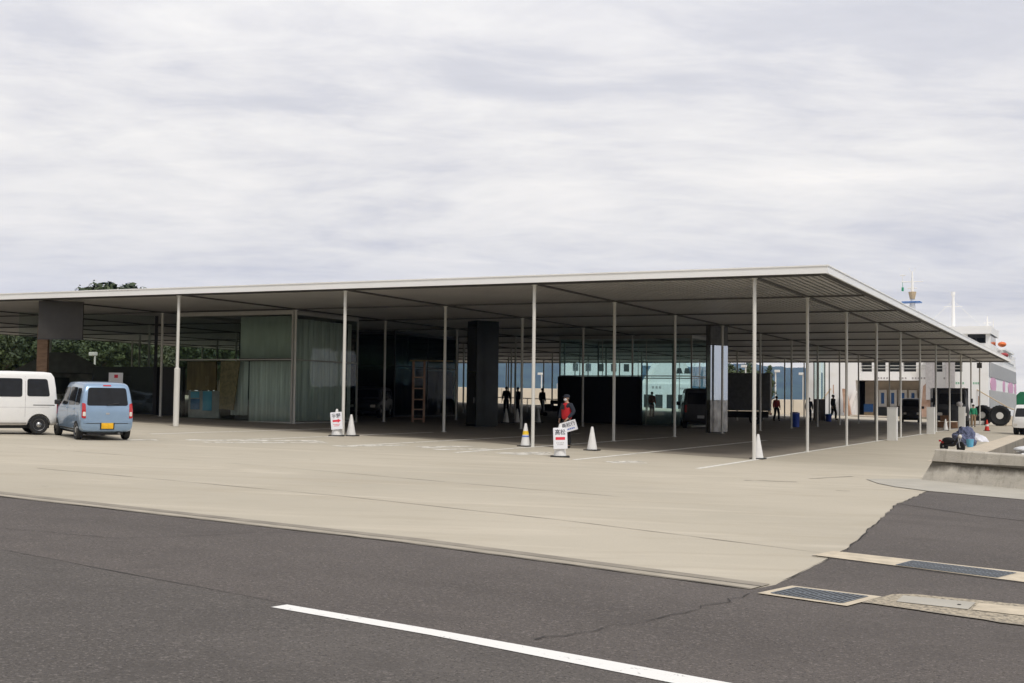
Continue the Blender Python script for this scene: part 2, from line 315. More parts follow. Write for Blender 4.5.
# ------------------------------------------------------------------ ground, sea
EDGE = 4.9
def ground():
    b = bmesh.new(); xs = [-400, -70, EDGE, 30, 300]; ys = [-300, -60, -3.0, 42, 88]
    V = {}
    def v(i, j):
        if (i, j) not in V: V[i, j] = b.verts.new((xs[i], ys[j], gz(xs[i], ys[j])))
        return V[i, j]
    for i in range(4):
        for j in range(4):
            if i >= 2 and j == 2: continue
            b.faces.new((v(i, j), v(i+1, j), v(i+1, j+1), v(i, j+1)))
    me = bpy.data.meshes.new('ground'); b.to_mesh(me); b.free(); me.materials.append(M['conc'])
    o = bpy.data.objects.new('ground', me); C.objects.link(o); struct(o)
    q = MB()
    for (x0, y0, x1, y1) in ((EDGE, -3, EDGE, 42), (EDGE, 42, 300, 42), (-400, 88, 300, 88), (EDGE, -3, 300, -3)):
        q.quad((x0, y0, gz(x0, y0)), (x1, y1, gz(x1, y1)), (x1, y1, -6), (x0, y0, -6))
    o = q.build('quay_wall', M['quay']); tag(o, 'stained concrete quay wall dropping to the water around the boat basin', 'quay wall')
ground()
struct(MB().quad((-15000, -9000, -1.7), (15000, -9000, -1.7), (15000, 16000, -1.7), (-15000, 16000, -1.7)).build('sea', M['water']))

k_edge = [(-70, -13.6), (-5.36, -21.40), (1.56, -21.98), (5.82, -22.76)]
right_edge = [(5.82, -22.76), (5.95, -22.3), (6.0, -18.7), (5.55, -11.9), (5.60, -7.95)]
top_edge = [(5.60, -7.95), (7.42, -8.6), (30, -20.5)]
edge1 = ragged(k_edge, .6, .015); redge = ragged(right_edge, .26, .022)
sheet('road', edge1[:-1]+redge[:-1]+top_edge+[(30, -59), (-70, -59)], .004, M['asph'])
# nearer lane of the road, resurfaced, beyond a long joint
j = [(-70, -14.6-2.6), (-1.25, -25.16), (2.7, -25.95), (6.2, -26.6), (30, -30.5)]
sheet('near_lane', ragged(j, .7, .012)+[(30, -58.9), (-70, -58.9)], .008, M['asph3'])
ribbon('road_joint', [(-12, -23.87), (-1.25, -25.16), (2.7, -25.95), (6.2, -26.6)], .012, .012, M['seam'], .01, .5, .5)
sheet('asphalt_patch', ragged([(5.62, -8.3), (5.58, -11.6)], .4, .04)+[(7.0, -12.9), (8.6, -13.6), (30, -25), (30, -20.8), (7.42, -8.75)], .008, M['asph2'])
# gutter strip along the road
def off_line(pts, d):
    out = []
    for k, p in enumerate(pts):
        a = Vector(pts[max(0, k-1)]); c = Vector(pts[min(len(pts)-1, k+1)]); t = (c-a).normalized(); out.append((p[0]-t.y*d, p[1]+t.x*d))
    return out
g2 = off_line(k_edge, .46)
sheet('gutter_strip', k_edge+g2[::-1], .009, M['gutter']); sheet('gutter_inner', off_line(k_edge, .05)+off_line(k_edge, .22)[::-1], .011, M['gutter2'])
ribbon('gutter_joint', off_line(k_edge, .24)[:], .012, .013, M['seam'], .006, .6, .5)
ribbon('gutter_edge', off_line(k_edge, .0), .014, .0135, M['seam'], .012, .25, .8)
ribbon('road_crack', [(-3.3, -24.05), (-.98, -23.75), (-.4, -22.9), (-.21, -22.34), (.2, -21.95)], .009, .0125, M['seam'], .04, .15, .7)
ribbon('road_crack', [(5.1, -26.1), (5.26, -25.7), (5.6, -24.6), (5.8, -23.7), (5.88, -23.0)], .009, .0125, M['seam'], .05, .12, .8)
ribbon('forecourt_crack', [(-9, -17.2), (-2.08, -17.65), (2.0, -18.37), (5.0, -19.22), (5.9, -19.5)], .02, .004, M['gutter'], .02, .5, .8)
ribbon('forecourt_crack', [(-14, -13), (-7, -13.2), (-1.5, -13.9), (1.5, -14.2)], .02, .004, M['gutter'], .02, .5, .8)
ribbon('edge_crack', redge[2:], .013, .0125, M['seam'], 0, .15, .95)
for (a, b_) in (((1.9, -8.2), (2.9, -7.7)), ((2.9, -6.4), (3.5, -4.6)), ((4.05, -9.4), (4.3, -9.3))): ribbon('forecourt_stain', [a, b_], .06, .004, M['gutter'], .03, .2, .9)
# white dashed line

sheet('grey_apron', [(3.95, -5.4), (4.4, -6.6), (4.85, -7.3), (5.60, -7.97), (7.42, -8.62), (30, -20.52), (30, -17.5), (7.4, -5.4), (4.9, -4.1)], .013, M['patch'])
# drains
def frame_sheet(name, a, b, c, d, off, m): return sheet(name, [a, b, c, d], off, m)
def P(px, py):
    d = F*FPX + R2*(px-512) + U2*(341.5-py); nn = Vector((-GX, -GY, 1)); t = -(nn.dot(CP))/(nn.dot(d)); q = CP+d*t; return (q.x, q.y)
def grate(label, corners, nb, along):
    ctr = Vector((sum(c[0] for c in corners)/4, sum(c[1] for c in corners)/4)); z0 = gz(*ctr)
    t = thing('drain_grate', label, 'drain grate', (ctr.x, ctr.y, z0)); A, B, Cc, D = [Vector(c)-ctr for c in corners]   # A-B front long edge, D-C back
    f = lambda u, v: (A.lerp(B, u)).lerp(D.lerp(Cc, u), v)
    h = lambda p, o: (p.x, p.y, gz(p.x+ctr.x, p.y+ctr.y)-z0+o)
    q = MB(); q.quad(h(f(0, 0), .0145), h(f(1, 0), .0145), h(f(1, 1), .0145), h(f(0, 1), .0145)); q.build('frame', M['cream'], t)
    mx, my = along
    q = MB(); q.quad(h(f(mx, my), .0165), h(f(1-mx, my), .0165), h(f(1-mx, 1-my), .0165), h(f(mx, 1-my), .0165)); q.build('pit', M['pit'], t)
    q = MB()
    for k in range(nb+1):
        u = mx+(1-2*mx)*k/nb; w = (1-2*mx)/nb*.27
        a = [h(f(u-w, my), .0195), h(f(u+w, my), .0195), h(f(u+w, 1-my), .0195), h(f(u-w, 1-my), .0195)]; q.quad(*a)
        lo = [(x, y, z-.0025) for x, y, z in a]
        for i in range(4): q.quad(a[i], a[(i+1) % 4], lo[(i+1) % 4], lo[i])
    for v in (my, .5, 1-my):
        a = [h(f(mx, v-.025), .0185), h(f(1-mx, v-.025), .0185), h(f(1-mx, v+.025), .0185), h(f(mx, v+.025), .0185)]; q.quad(*a)
    q.build('bars', M['steel'], t); return t
grate('steel bar grate in a pale concrete frame, nearest the road', [P(757, 594.5), P(847, 607.5), P(882, 598), P(792, 587)], 15, (.11, .14))
def strip(name, pxs, off, m): return sheet(name, [P(*p) for p in pxs], off, m)
strip('kerb_stone', [(812, 556), (834, 552), (1030, 574), (1030, 584)], .0138, M['cream'])
ribbon('kerb_edge', [P(812, 556.6), P(1030, 584.6)], .02, .0142, M['seam'], .006, .3, .5)
grate('long steel bar grate let into the pale kerb strip, farther from the road', [P(893, 566.5), P(998, 579.5), P(1019, 574.2), P(912, 561.5)], 30, (.02, .06))
strip('manhole_surround', [(862, 603.5), (893, 595.5), (915, 595.5), (1060, 609.5), (1060, 632)], .0145, M['rough'])
ribbon('surround_edge', [P(862, 603.5), P(1060, 632)], .03, .0147, M['gutter'], .03, .15, .8)
mh = thing('access_cover', 'flat concrete access cover with a small lifting hole beside the grate', 'access cover', gl(*P(942, 604)))
def local_sheet(t, name, pxs, off, m):
    q = MB(); o = t.location
    q.quad(*[(x-o.x, y-o.y, gz(x, y)+off-o.z) for x, y in [P(*p) for p in pxs]]); return q.build(name, m, t)
local_sheet(mh, 'cover', [(896, 603.5), (903, 597.5), (976, 604.5), (968, 611.5)], .020, M['patch']); local_sheet(mh, 'lifting_hole', [(957, 607), (958, 606.4), (961.5, 606.8), (960.3, 607.5)], .0235, M['pit'])
mh = thing('access_cover', 'long plain concrete cover running out of the picture at the right edge', 'access cover', gl(*P(1010, 610)))
local_sheet(mh, 'cover', [(972, 611.8), (979, 605), (1060, 613), (1060, 622)], .020, M['cream'])
sheet('covered_floor', ragged([(-49, 1.4), (-14, 1.1), (-.1, .5)], 1.2, .25)+[(-.09, 70.5), (-49, 70.5)], .0022, M['floor'])  # sheltered floor slab; part of the roof's shade is put into its dark colour
sheet('road_line', [P(271, 608.6), P(287, 606.0), P(430, 630.4), P(590, 659.0), P(722, 683.4), P(800, 697), P(800, 710), P(674, 685.2), P(560, 662.4), P(430, 636.6)], .013, M['line'])
# faded lot markings
for X, ya, yb in ((0.0, -5.3, 67), (-3.37, -4.9, 15), (-6.75, -5.0, 13), (-10.1, -5.0, 12), (-13.5, -5.0, 6), (-16.9, -5.2, 5)):
    ribbon('lot_line', [(X, ya), (X, yb)], .15, .004, M['lot'])
for (a, b_, w) in (((-14.2, -6.8), (-12.0, -3.5), .5), ((-13.2, -7.3), (-11.3, -4.2), .35), ((-15.49, -9.3), (-14.54, -7.6), .3), ((-8.6, -3.6), (-8.0, -1.6), .5), ((-7.8, -4.2), (-7.0, -2.4), .35), ((-5.4, -4.3), (-4.9, -2.9), .6), ((-5.9, -4.2), (-5.2, -2.2), .35), ((-2.5, -4.9), (-1.9, -3.8), .3), ((-2.3, -5.1), (-1.6, -4.4), .3), ((-10.2, -5.4), (-9.4, -3.0), .4)):
    ribbon('faded_marking', [a, b_], w, .0045, M['faded'], .08, .3, .5)
ribbon('quay_coping', [(4.42, 5.0), (4.42, 42)], .92, .006, M['coping'])
# ------------------------------------------------------------------ the terminal roof and its columns
MX, MY, H = 6.7476, 6.8542, 5.08
RX0, RX1, RY0, RY1 = -50.0, 2.1, -.40, 71.0
term = thing('ferry_terminal', 'long flat thin white-edged roof on slim white columns over the whole forecourt', 'ferry terminal', (0, 0, 0))
q = MB(); T, B_ = 5.33, 5.10; w = .06
for z0, z1, e in ((B_, T-.035, 0.), (T-.035, T, .025)):
    q.bb(RX0-e, RX1+e, RY0-e, RY0+w, z0, z1); q.bb(RX0-e, RX1+e, RY1-w, RY1+e, z0, z1)
    q.bb(RX0-e, RX0+w, RY0+w, RY1-w, z0, z1); q.bb(RX1-w, RX1+e, RY0+w, RY1-w, z0, z1)
q.build('fascia', M['fascia'], term)
q = MB(); q.bb(RX0+w, RX1-w, RY0+w, RY1-w, T-.03, T-.012); q.build('roof_top', M['roofgrey'], term)
# corrugated deck seen from below: ribs run along Y
q = MB(); b = q.b; x = RX0+w; prof = []
while x < RX1-.26:
    prof += [(x, 5.125), (x+.122, 5.125), (x+.126, 5.26), (x+.206, 5.26)]; x += .21
va = [b.verts.new((X, RY0+.30, Z)) for X, Z in prof]; vb = [b.verts.new((X, RY1-.30, Z)) for X, Z in prof]
for k in range(len(prof)-1): b.faces.new((va[k], va[k+1], vb[k+1], vb[k]))
q.build('ceiling_deck', M['deck'], term)
q = MB(); q.bb(RX0+w, RX1-w, RY0+w, RY0+.30, 5.095, 5.12); q.bb(RX0+w, RX1-w, RY1-.30, RY1-w, 5.095, 5.12); q.bb(RX1-.28, RX1-w, RY0+.3, RY1-.3, 5.095, 5.12); q.bb(RX0+w, RX0+.28, RY0+.3, RY1-.3, 5.095, 5.12)
q.build('edge_trim', M['panel'], term)
for jj in range(11): MB().bb(RX0+.3, RX1-.28, jj*MY-.05 if jj else jj*MY-.03, jj*MY+.05, 5.07, 5.118).build('cross_beam', M['beam'], term)
for i in range(8):
    for jj in range(11):
        y1 = (jj+1)*MY-.052 if jj < 10 else RY1-.32
        MB().bb(-i*MX-.05, -i*MX+.05, jj*MY+.052, y1, 5.073, 5.118).build('long_beam', M['beam'], term) if jj % 11 == 99 else None
    q = MB()
    for jj in range(11):
        q.bb(-i*MX-.05, -i*MX+.05, jj*MY+.052, (jj+1)*MY-.052 if jj < 10 else RY1-.32, 5.073, 5.118)
    q.build('long_beam', M['beam'], term)
colm = None
def column_mesh(h, r=.052):
    q = MB(); q.cyl((0, 0, 0), (0, 0, h), r, n=16); q.cyl((0, 0, h-.02), (0, 0, h), .09, n=16); q.cyl((0, 0, 0), (0, 0, .014), .10, n=16); return q
for i in range(8):
    for jj in range(11):
        if (i, jj) in ((4, 0),): continue
        x, y = -i*MX, jj*MY; z = gz(x, y)
        if (i, jj) == (3, 0): y -= .12
        o = column_mesh(H-z-.012).build('column', M['column'], term, smooth=True, loc=(x, y, z))
        if (i, jj) == (3, 0):
            MB().lathe([(.10, 0), (.10, 2.0), (.06, 2.03), (.06, 2.05)], n=16).build('sleeve', M['column'], o, smooth=True)

# ------------------------------------------------------------------ glass rooms under the roof
def gz0(x, y): return gz(x, y)
def glass_room(name, label, x0, x1, y0, y1, ztop, gmat, transom=2.35, step_=3.37, fr='frame', sides='FRLB', base=None, cat='glass room'):
    zb = min(gz(x0, y0), gz(x1, y1))-.02 if base is None else base
    t = thing(name, label, cat, ((x0+x1)/2, (y0+y1)/2, zb)); ox, oy = (x0+x1)/2, (y0+y1)/2
    X0, X1, Y0, Y1 = x0-ox, x1-ox, y0-oy, y1-oy; h = ztop-zb; f = .035
    sd_ = {'F': ((X0, Y0), (X1, Y0)), 'B': ((X0, Y1), (X1, Y1)), 'L': ((X0, Y0), (X0, Y1)), 'R': ((X1, Y0), (X1, Y1))}
    fm = MB(); 
    for c in sides:
        (a, b_), (c_, d) = sd_[c]; A = Vector((a, b_)); D = Vector((c_, d)); L = (D-A).length; ang = math.atan2((D-A).y, (D-A).x); mid = (A+D)/2
        for zc, th in ((.04, .08), (transom, .05), (h-.09, .16)): fm.box((mid.x, mid.y, zc), (L-2*f-.004, .06, th), ang)
        n_ = max(1, round(L/step_))
        for k in range(1, n_):
            p = A.lerp(D, k/n_); fm.box((p.x, p.y, h/2), (.02, .05, h-.002), ang)
        MB().box((mid.x, mid.y, h/2), (L-2*f, .012, h-.02), ang).build('pane', gmat, t)
    for cx_ in (X0, X1):
        for cy_ in (Y0, Y1): fm.box((cx_, cy_, h/2), (2*f, 2*f, h))
    fm.build('frame', M[fr], t)
    return t, h, (X0, X1, Y0, Y1)
# room A at the left: blinds, timber, posters
t, h, (X0, X1, Y0, Y1) = glass_room('glass_room', 'glass walled room with drawn pale curtains at the left of the hall', -26.1, -20.3, 6.75, 11.5, 5.06, M['glass'], 2.55, 8)
def wavy(x0, x1, y, z0, z1, amp=.05, wl=.28, axis='X', ph=0.):
    q = MB(); b = q.b; n_ = int(abs(x1-x0)/.05); A = []; B2 = []
    for k in range(n_+1):
        u = x0+(x1-x0)*k/n_; v = y+amp*math.sin(2*PI*u/wl+ph)+amp*.5*math.sin(2*PI*u/(wl*2.7)+1)
        p = (u, v) if axis == 'X' else (v, u); A.append(b.verts.new((*p, z0))); B2.append(b.verts.new((*p, z1)))
    for k in range(n_): b.faces.new((A[k], A[k+1], B2[k+1], B2[k]))
    return q
def curtain(q, m, t, name='curtain'): o = q.build(name, m, t, smooth=True); s = o.modifiers.new('thickness', 'SOLIDIFY'); s.thickness = .01; return o
curtain(wavy(X1-2.9, X1-.15, Y0+.45, 2.62, h-.2, .012), M['curtain2'], t)
curtain(wavy(X1-2.35, X1-.2, Y0+.35, .06, 2.5, .02, .24), M['curtain'], t)
curtain(wavy(X0+2.4, X1-2.55, Y0+.55, .3, 2.5, .02, .3, ph=1), M['curtain'], t)
curtain(wavy(Y0+.3, Y1-.2, X1-.22, .1, h-.3, .05, .4, 'Y'), M['curtain'], t)
MB().bb(X0+.15, X0+1.65, Y0+.5, Y0+.58, 1.30, 2.5).build('timber_panel', M['wood'], t)
MB().prism([(X0+2.0, .55), (X0+2.72, .5), (X0+3.0, 2.5), (X0+2.05, 2.5)], Y0+.30, Y0+.36).build('timber_panel', M['wood2'], t)
MB().bb(X0+.15, X0+1.75, Y0+.62, Y0+.7, .15, 1.28).build('notice_board', M['greyp'], t)
for a, b_, z0, z1, m in ((.28, .72, .98, 1.24, 'poster'), (.28, .75, .5, .94, 'poster2'), (.92, 1.38, .46, 1.26, 'poster')): MB().bb(X0+a, X0+b_, Y0+.59, Y0+.612, z0, z1).build('poster', M[m], t)
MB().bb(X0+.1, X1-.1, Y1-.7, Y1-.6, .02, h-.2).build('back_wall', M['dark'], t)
MB().bb(X0+1.8, X1-1.5, Y0+1.6, Y0+2.2, .02, .95).build('counter', M['greyp'], t)

# hall C in the middle: black lower wall, glass above
t, h, (X0, X1, Y0, Y1) = glass_room('glass_hall', 'dark glass hall in the middle with a black wall below and green hillside showing above', -33.5, -23.8, 20.56, 27.4, 5.06, M['dglass'], 2.6, fr='black')
MB().bb(X0+.08, X1-.08, Y0+.12, Y0+.2, .02, 2.45).build('black_wall', M['black'], t)
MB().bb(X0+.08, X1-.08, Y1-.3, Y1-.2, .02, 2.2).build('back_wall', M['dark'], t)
MB().bb(X1-.22, X1-.12, Y0+.3, Y1-.4, .02, 2.45).build('black_wall', M['black'], t)
MB().bb(X0+4.6, X0+6.8, Y0+.06, Y0+.11, 2.75, 3.5).build('blue_blind', mat('navy_blind', (.01, .02, .07), .7), t)
# tan frame standing in for a distorted reflection in the hall glass
t = thing('reflection_frame', 'tan frame with rungs standing in for a reflection in the dark glass hall', 'reflection stand-in', gl(*fwd(57, 420)), R(28))
for dx in (-.28, .22): MB().bb(dx-.05, dx+.05, -.05, .05, 0, 2.75).build('post', M['ramp_'], t)
for z in (.12, .55, 1.0, 1.5, 2.0): MB().bb(-.228, .168, -.03, .03, z, z+.06).build('rung', M['ramp_'], t)
MB().bb(-.45, 1.5, -.04, .04, 2.76, 2.82).build('top_rail', M['wood2'], t)

# dark full-height cabinet between the hall and the open bays
t = thing('dark_cabinet', 'tall black glossy cabinet reaching the ceiling left of the open bays', 'cabinet', gl(*fwd(54.5, 483)), R(-33))
MB().bb(-.42, .42, -.55, .55, .03, H-gz(-17.05, 15.7)-.04).build('body', M['darkmirror'], t, bevel=.01); MB().bb(-.38, .38, -.5, .5, 0, .03).build('plinth', M['trim'], t); MB().bb(-.36, .36, -.565, -.552, .1, 2.3).build('door', M['black'], t); MB().bb(-.36, .36, -.565, -.552, 2.36, 4.3).build('upper_panel', M['black'], t); MB().bb(.27, .30, -.60, -.566, 1.0, 1.25).build('handle', M['silver'], t)
# mirrored cabinet
t = thing('mirror_cabinet', 'tall narrow mirror-clad box reaching the ceiling beside a slim dark post', 'cabinet', gl(-7.15, 20.95), R(-31)); hh = H-gz(-7.15, 20.95)
MB().bb(.002, .24, -.55, .50, 1.47, 3.95).build('mirror_cladding', M['mirror'], t, bevel=.006); MB().bb(.002, .235, -.545, .495, 3.952, hh-.02).build('dark_reflection_top', M['greytruck'], t); MB().bb(.002, .24, -.55, .50, .04, 1.465).build('dull_reflection_face', M['dmirror'], t, bevel=.006)  # dark top and dull lower face copy the darker parts of its reflection
MB().bb(-.06, .0, -.56, .51, .0, hh-.02).build('side_panel', M['greytruck'], t); MB().bb(.02, .2, -.5, .45, 0, .038).build('plinth', M['trim'], t)
# room B: black enclosure and teal glass behind
t, h, (X0, X1, Y0, Y1) = glass_room('glass_pavilion', 'pale teal glass pavilion with a black enclosure filling its left part', -17.6, -10.3, 27.4, 33.0, 5.06, M['teal'], 2.62, 2.4, fr='frame')
MB().bb(X0+.02, X0+4.7, Y0-.35, Y0-.08, .0, 2.58).build('black_wall', M['black'], t, bevel=.01)
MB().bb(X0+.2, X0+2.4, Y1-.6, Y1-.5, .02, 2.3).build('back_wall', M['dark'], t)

# low-left: black wall, glass screens, pillar, soffit panel, notice board
t = thing('black_wall', 'long matt black wall behind the pale blue small car', 'wall', (-29.1, 8.2, gz(-29.1, 8.2)))
MB().bb(-2.9, 2.2, -.08, .08, -.06, 2.02).build('panel', M['black'], t); MB().bb(-2.95, 2.25, -.1, .1, 2.021, 2.06).build('coping', M['trim'], t)
t = thing('glass_screen', 'tall clear glass screen with a dark end post left of the pale blue small car', 'glass screen', (-30.4, 6.3, gz(-30.4, 6.3)), R(40)); hs = H-gz(-30.4, 6.3)-.03
MB().bb(-2.9, 2.6, -.006, .006, .04, hs).build('pane', M['glass'], t); MB().bb(2.62, 2.76, -.06, .06, 0, hs).build('end_post', M['trim'], t)
x, y = fwd(48.5, 43); t = thing('tiled_pillar', 'square brown tiled pillar behind the white van', 'pillar', gl(x, y), yaw*-1+R(10)); MB().bb(-.19, .19, -.19, .19, 0, 3.45).build('shaft', M['brick'], t); MB().bb(-.22, .22, -.22, .22, 3.451, 3.52).build('cap', M['panel'], t); MB().bb(-.22, .22, -.22, .22, 0, .12).build('base', M['greyp'], t)
x, y = fwd(46.5, 60); t = thing('soffit_panel', 'plain grey hanging panel under the roof beside the brown tiled pillar', 'panel', (x, y, 5.06), R(26)); MB().bb(-.82, .82, -.05, .05, -1.40, -.02).build('board', M['panel'], t); MB().bb(-.84, .84, -.07, .07, -1.44, -1.401).build('rail', M['trim'], t)
x, y = fwd(50, 116.5); t = thing('notice_board', 'small white notice board with a red mark above the blue car roof', 'notice board', gl(x, y), R(36)); MB().bb(-.27, .27, -.02, .02, 1.36, 1.77).build('board', M['signw'], t)
MB().bb(-.06, .08, -.026, -.021, 1.56, 1.69).build('red_mark', M['redink'], t)
for dx in (-.24, .24): MB().bb(dx-.02, dx+.02, -.019, .019, 0, 1.359).build('leg', M['frame'], t)

# ------------------------------------------------------------------ cones, signs, pillars, bin
def cone(label, x, y, group=None, m='cone', h=.70, tape=None, rz=0.):
    t = thing('traffic_cone', label, 'traffic cone', gl(x, y), rz, group)
    MB().lathe([(.155, .03), (.15, .06), (.035, h-.01), (.022, h)], n=20).build('cone_body', M[m], t, smooth=True)
    MB().box((0, 0, .018), (.40, .40, .034)).build('weight_base', M['conebase'], t, bevel=.008)
    rr = lambda z: .15-(z-.06)*(.115/(h-.07))
    for nm, z0, z1, mm_ in tape or ():
        MB().lathe([(rr(z0)+.004, z0), (rr(z1)+.004, z1)], n=20).build(nm, M[mm_], t, smooth=True)
    return t
cone('white cone beside the arrow sign left of the column', *P(351, 436), None)
cone('white cone with a yellow and a blue tape beside a column', *P(525.5, 446.5), None, tape=(('yellow_tape', .36, .47, 'yellow'), ('blue_tape', .29, .33, 'bluet')))
cone('white cone standing alone right of the attendant in the red vest', *P(592, 450.5))
cone('white cone against the corner column nearest the road', *P(758, 459))
k0 = cone('white cone in the dim row between the dark cabinet and the open bays', *P(470, 424), 'cones in the dim row under the roof')
for px, dx in ((482, 0), (494, 0), (506, 0), (517, 0), (538, 0)): dup(k0, gl(*P(px, 423)))
cone('small white cone between two tall white cabinets by the dark truck', *P(945.5, 430.5))
cone('red cone with a white band standing alone near the big black tyres', *P(987, 431), None, 'redcone', .7, (('white_band', .30, .42, 'white'),))
MB_ = None
def text_mesh(s, size, m, parent, name, loc, rot=(R(90), 0, 0), ext=.0015):
    cu = bpy.data.curves.new(name, 'FONT'); cu.body = s; cu.size = size; cu.align_x = 'CENTER'; cu.align_y = 'CENTER'; cu.extrude = ext; cu.offset = size*.012
    o = bpy.data.objects.new(name+'_c', cu); C.objects.link(o); dg = bpy.context.evaluated_depsgraph_get(); me = bpy.data.meshes.new_from_object(o.evaluated_get(dg))
    bpy.data.objects.remove(o); me.materials.clear(); me.materials.append(m); q = bpy.data.objects.new(name, me); C.objects.link(q); q.parent = parent; q.location = loc; q.rotation_euler = rot; return q
def board_sign(label, x, y, rz, txt, arrow, tilt=0.):
    t = thing('cone_sign', label, 'sign', gl(x, y), rz)
    MB().lathe([(.17, .03), (.16, .08), (.04, .84), (.03, .87)], n=18).build('cone_body', M['cone'], t, smooth=True)
    MB().box((0, 0, .018), (.50, .44, .036)).build('weight_base', M['conebase'], t, bevel=.008)
    bd = MB().bb(-.225, .225, -.012, .012, -.31, .31).build('board', M['signw'], t, bevel=.012); bd.location = (0, -.165, .49); bd.scale = (.82, 1, .9); bd.rotation_euler = (R(-3), tilt, 0)
    text_mesh(txt, .17, M['ink'], bd, 'lettering', (0, -.0135, .17))
    q = MB()
    if arrow: q.prism([(-.15, -.035), (.05, -.035), (.05, -.075), (.17, -.0), (.05, .075), (.05, .035), (-.15, .035)], -.0155, -.0125)
    else: q.bb(-.15, .15, -.0155, -.0125, -.04, .04)
    q.build('red_mark', M['redink'], bd)
    q = MB()
    for k, (zz_, w_) in enumerate(((-.14, .26), (-.19, .2))):
        for s_ in range(5): q.bb(-w_/2+s_*w_/5, -w_/2+(s_+.68)*w_/5, -.015, -.0125, zz_, zz_+.022)
    q.build('small_print', M['redink'] if arrow else M['greyp'], bd)
    return t
board_sign('white sign on a cone with a red arrow at the foot of a column', *P(336.5, 436), R(30), '宇野', True, R(-5))
board_sign('white sign on a cone with a red bar before the attendant in the red vest', *P(560, 457), R(24), '高松', False, R(-2))
def pillar(label, px, py, rz=0.):
    x, y = P(px, py); t = thing('white_cabinet', label, 'cabinet', gl(x, y), rz, 'white cabinets along the open side')
    MB().bb(-.2, .2, -.2, .2, .0, 1.42).build('body', M['white'], t, bevel=.006); MB().bb(-.21, .21, -.21, .21, 1.421, 1.45).build('lid', M['fascia'], t); MB().bb(-.15, .15, -.206, -.201, .12, 1.3).build('door', M['white'], t); return t
pillar('white square cabinet on the open side, nearest of the three', 892.5, 440.5)
pillar('white square cabinet on the open side, middle one of the three', 931, 434)
t = pillar('white square cabinet on the open side with a grey bag on it', 962, 429)
t2 = MB().sphere((0, 0, .16), .22, (1, .8, .75)).build('bag', M['greyp'], None, smooth=True); x, y = P(962, 429); t2.location = gl(x-.15, y, 1.45); tag(t2, 'crumpled grey bag lying on top of the farthest white cabinet', 'bag')
t = thing('litter_bin', 'blue cylindrical bin under the roof near the person in the red jacket', 'bin', gl(*P(795, 427))); MB().lathe([(.24, 0), (.27, .75), (.275, .76)], n=18).build('body', M['blue'], t, smooth=True); MB().lathe([(.285, .765), (.27, .82), (.1, .86)], n=18).build('lid', M['blue'], t, smooth=True)
t = thing('litter_bin', 'small blue bin beside the person in black', 'bin', gl(*P(828.5, 421.5))); MB().lathe([(.2, 0), (.23, .5)], n=14).build('body', M['blue'], t, smooth=True); MB().lathe([(.24, .503), (.2, .55)], n=14).build('lid', M['poster'], t, smooth=True)
t = thing('speaker', 'small dark loudspeaker fixed near the top of the farthest corner column', 'loudspeaker', (0, 10*MY, 4.72)); MB().bb(-.18, .18, -.25, -.056, -.15, .25).build('box', M['trim'], t, bevel=.01); MB().bb(-.15, .15, -.262, -.252, -.12, .2).build('grille', M['greytruck'], t)

# ------------------------------------------------------------------ vehicles
def chaikin(p, n=2):
    for _ in range(n):
        o = []
        for a, b in zip(p, p[1:]+p[:1]): o += [(a[0]*.8+b[0]*.2, a[1]*.8+b[1]*.2), (a[0]*.2+b[0]*.8, a[1]*.2+b[1]*.8)]
        p = o
    return p
def rcorner(p, r=.07):
    o = []; n_ = len(p)
    for k in range(n_):
        c_ = Vector(p[k]); a = Vector(p[k-1]); d = Vector(p[(k+1) % n_]); ra = min(r, (a-c_).length*.3, (d-c_).length*.3)
        u_ = c_+(a-c_).normalized()*ra; v_ = c_+(d-c_).normalized()*ra
        for t_ in (0, .33, .67, 1): q_ = u_*(1-t_)**2+c_*2*t_*(1-t_)+v_*t_**2; o.append((q_.x, q_.y))
    return o
def car_body(stations, wheels, wr, hw, m, parent, name='body'):
    q = MB(); b = q.b; rings = []
    for (x, zb, zt, wb, wt, belt) in stations:
        belt = min(belt, zt-.12); half = [(wb*.86, zb), (wb*.985, zb+.10), (wb, (zb+belt)/2), (wb*.992, belt), (wt, zt-.07), (wt*.86, zt)]
        ring = half+[(-a, z) for a, z in half[::-1]]; ring = chaikin(ring, 2); rings.append([b.verts.new((x, a, z)) for a, z in ring])
    for A, B2 in zip(rings, rings[1:]):
        for k in range(len(A)): b.faces.new((A[k], A[(k+1) % len(A)], B2[(k+1) % len(A)], B2[k]))
    b.faces.new(rings[0][::-1]); b.faces.new(rings[-1])
    o = q.build(name, m, parent, smooth=True)
    cut = MB()
    for wx in wheels:
        for s in (1, -1): cut.cyl((wx, s*(hw-.30), wr), (wx, s*(hw+.3), wr), wr+.055, n=28)
    cc = cut.build('cutter', M['black']); md = o.modifiers.new('b', 'BOOLEAN'); md.object = cc; md.operation = 'DIFFERENCE'; md.solver = 'EXACT'
    dg = bpy.context.evaluated_depsgraph_get(); me = bpy.data.meshes.new_from_object(o.evaluated_get(dg)); o.modifiers.clear(); o.data = me; bpy.data.objects.remove(cc)
    if len(me.materials) == 0: me.materials.append(m)
    bm = bmesh.new(); bm.from_mesh(me); tree = BVHTree.FromBMesh(bm); bm.free(); return o, tree
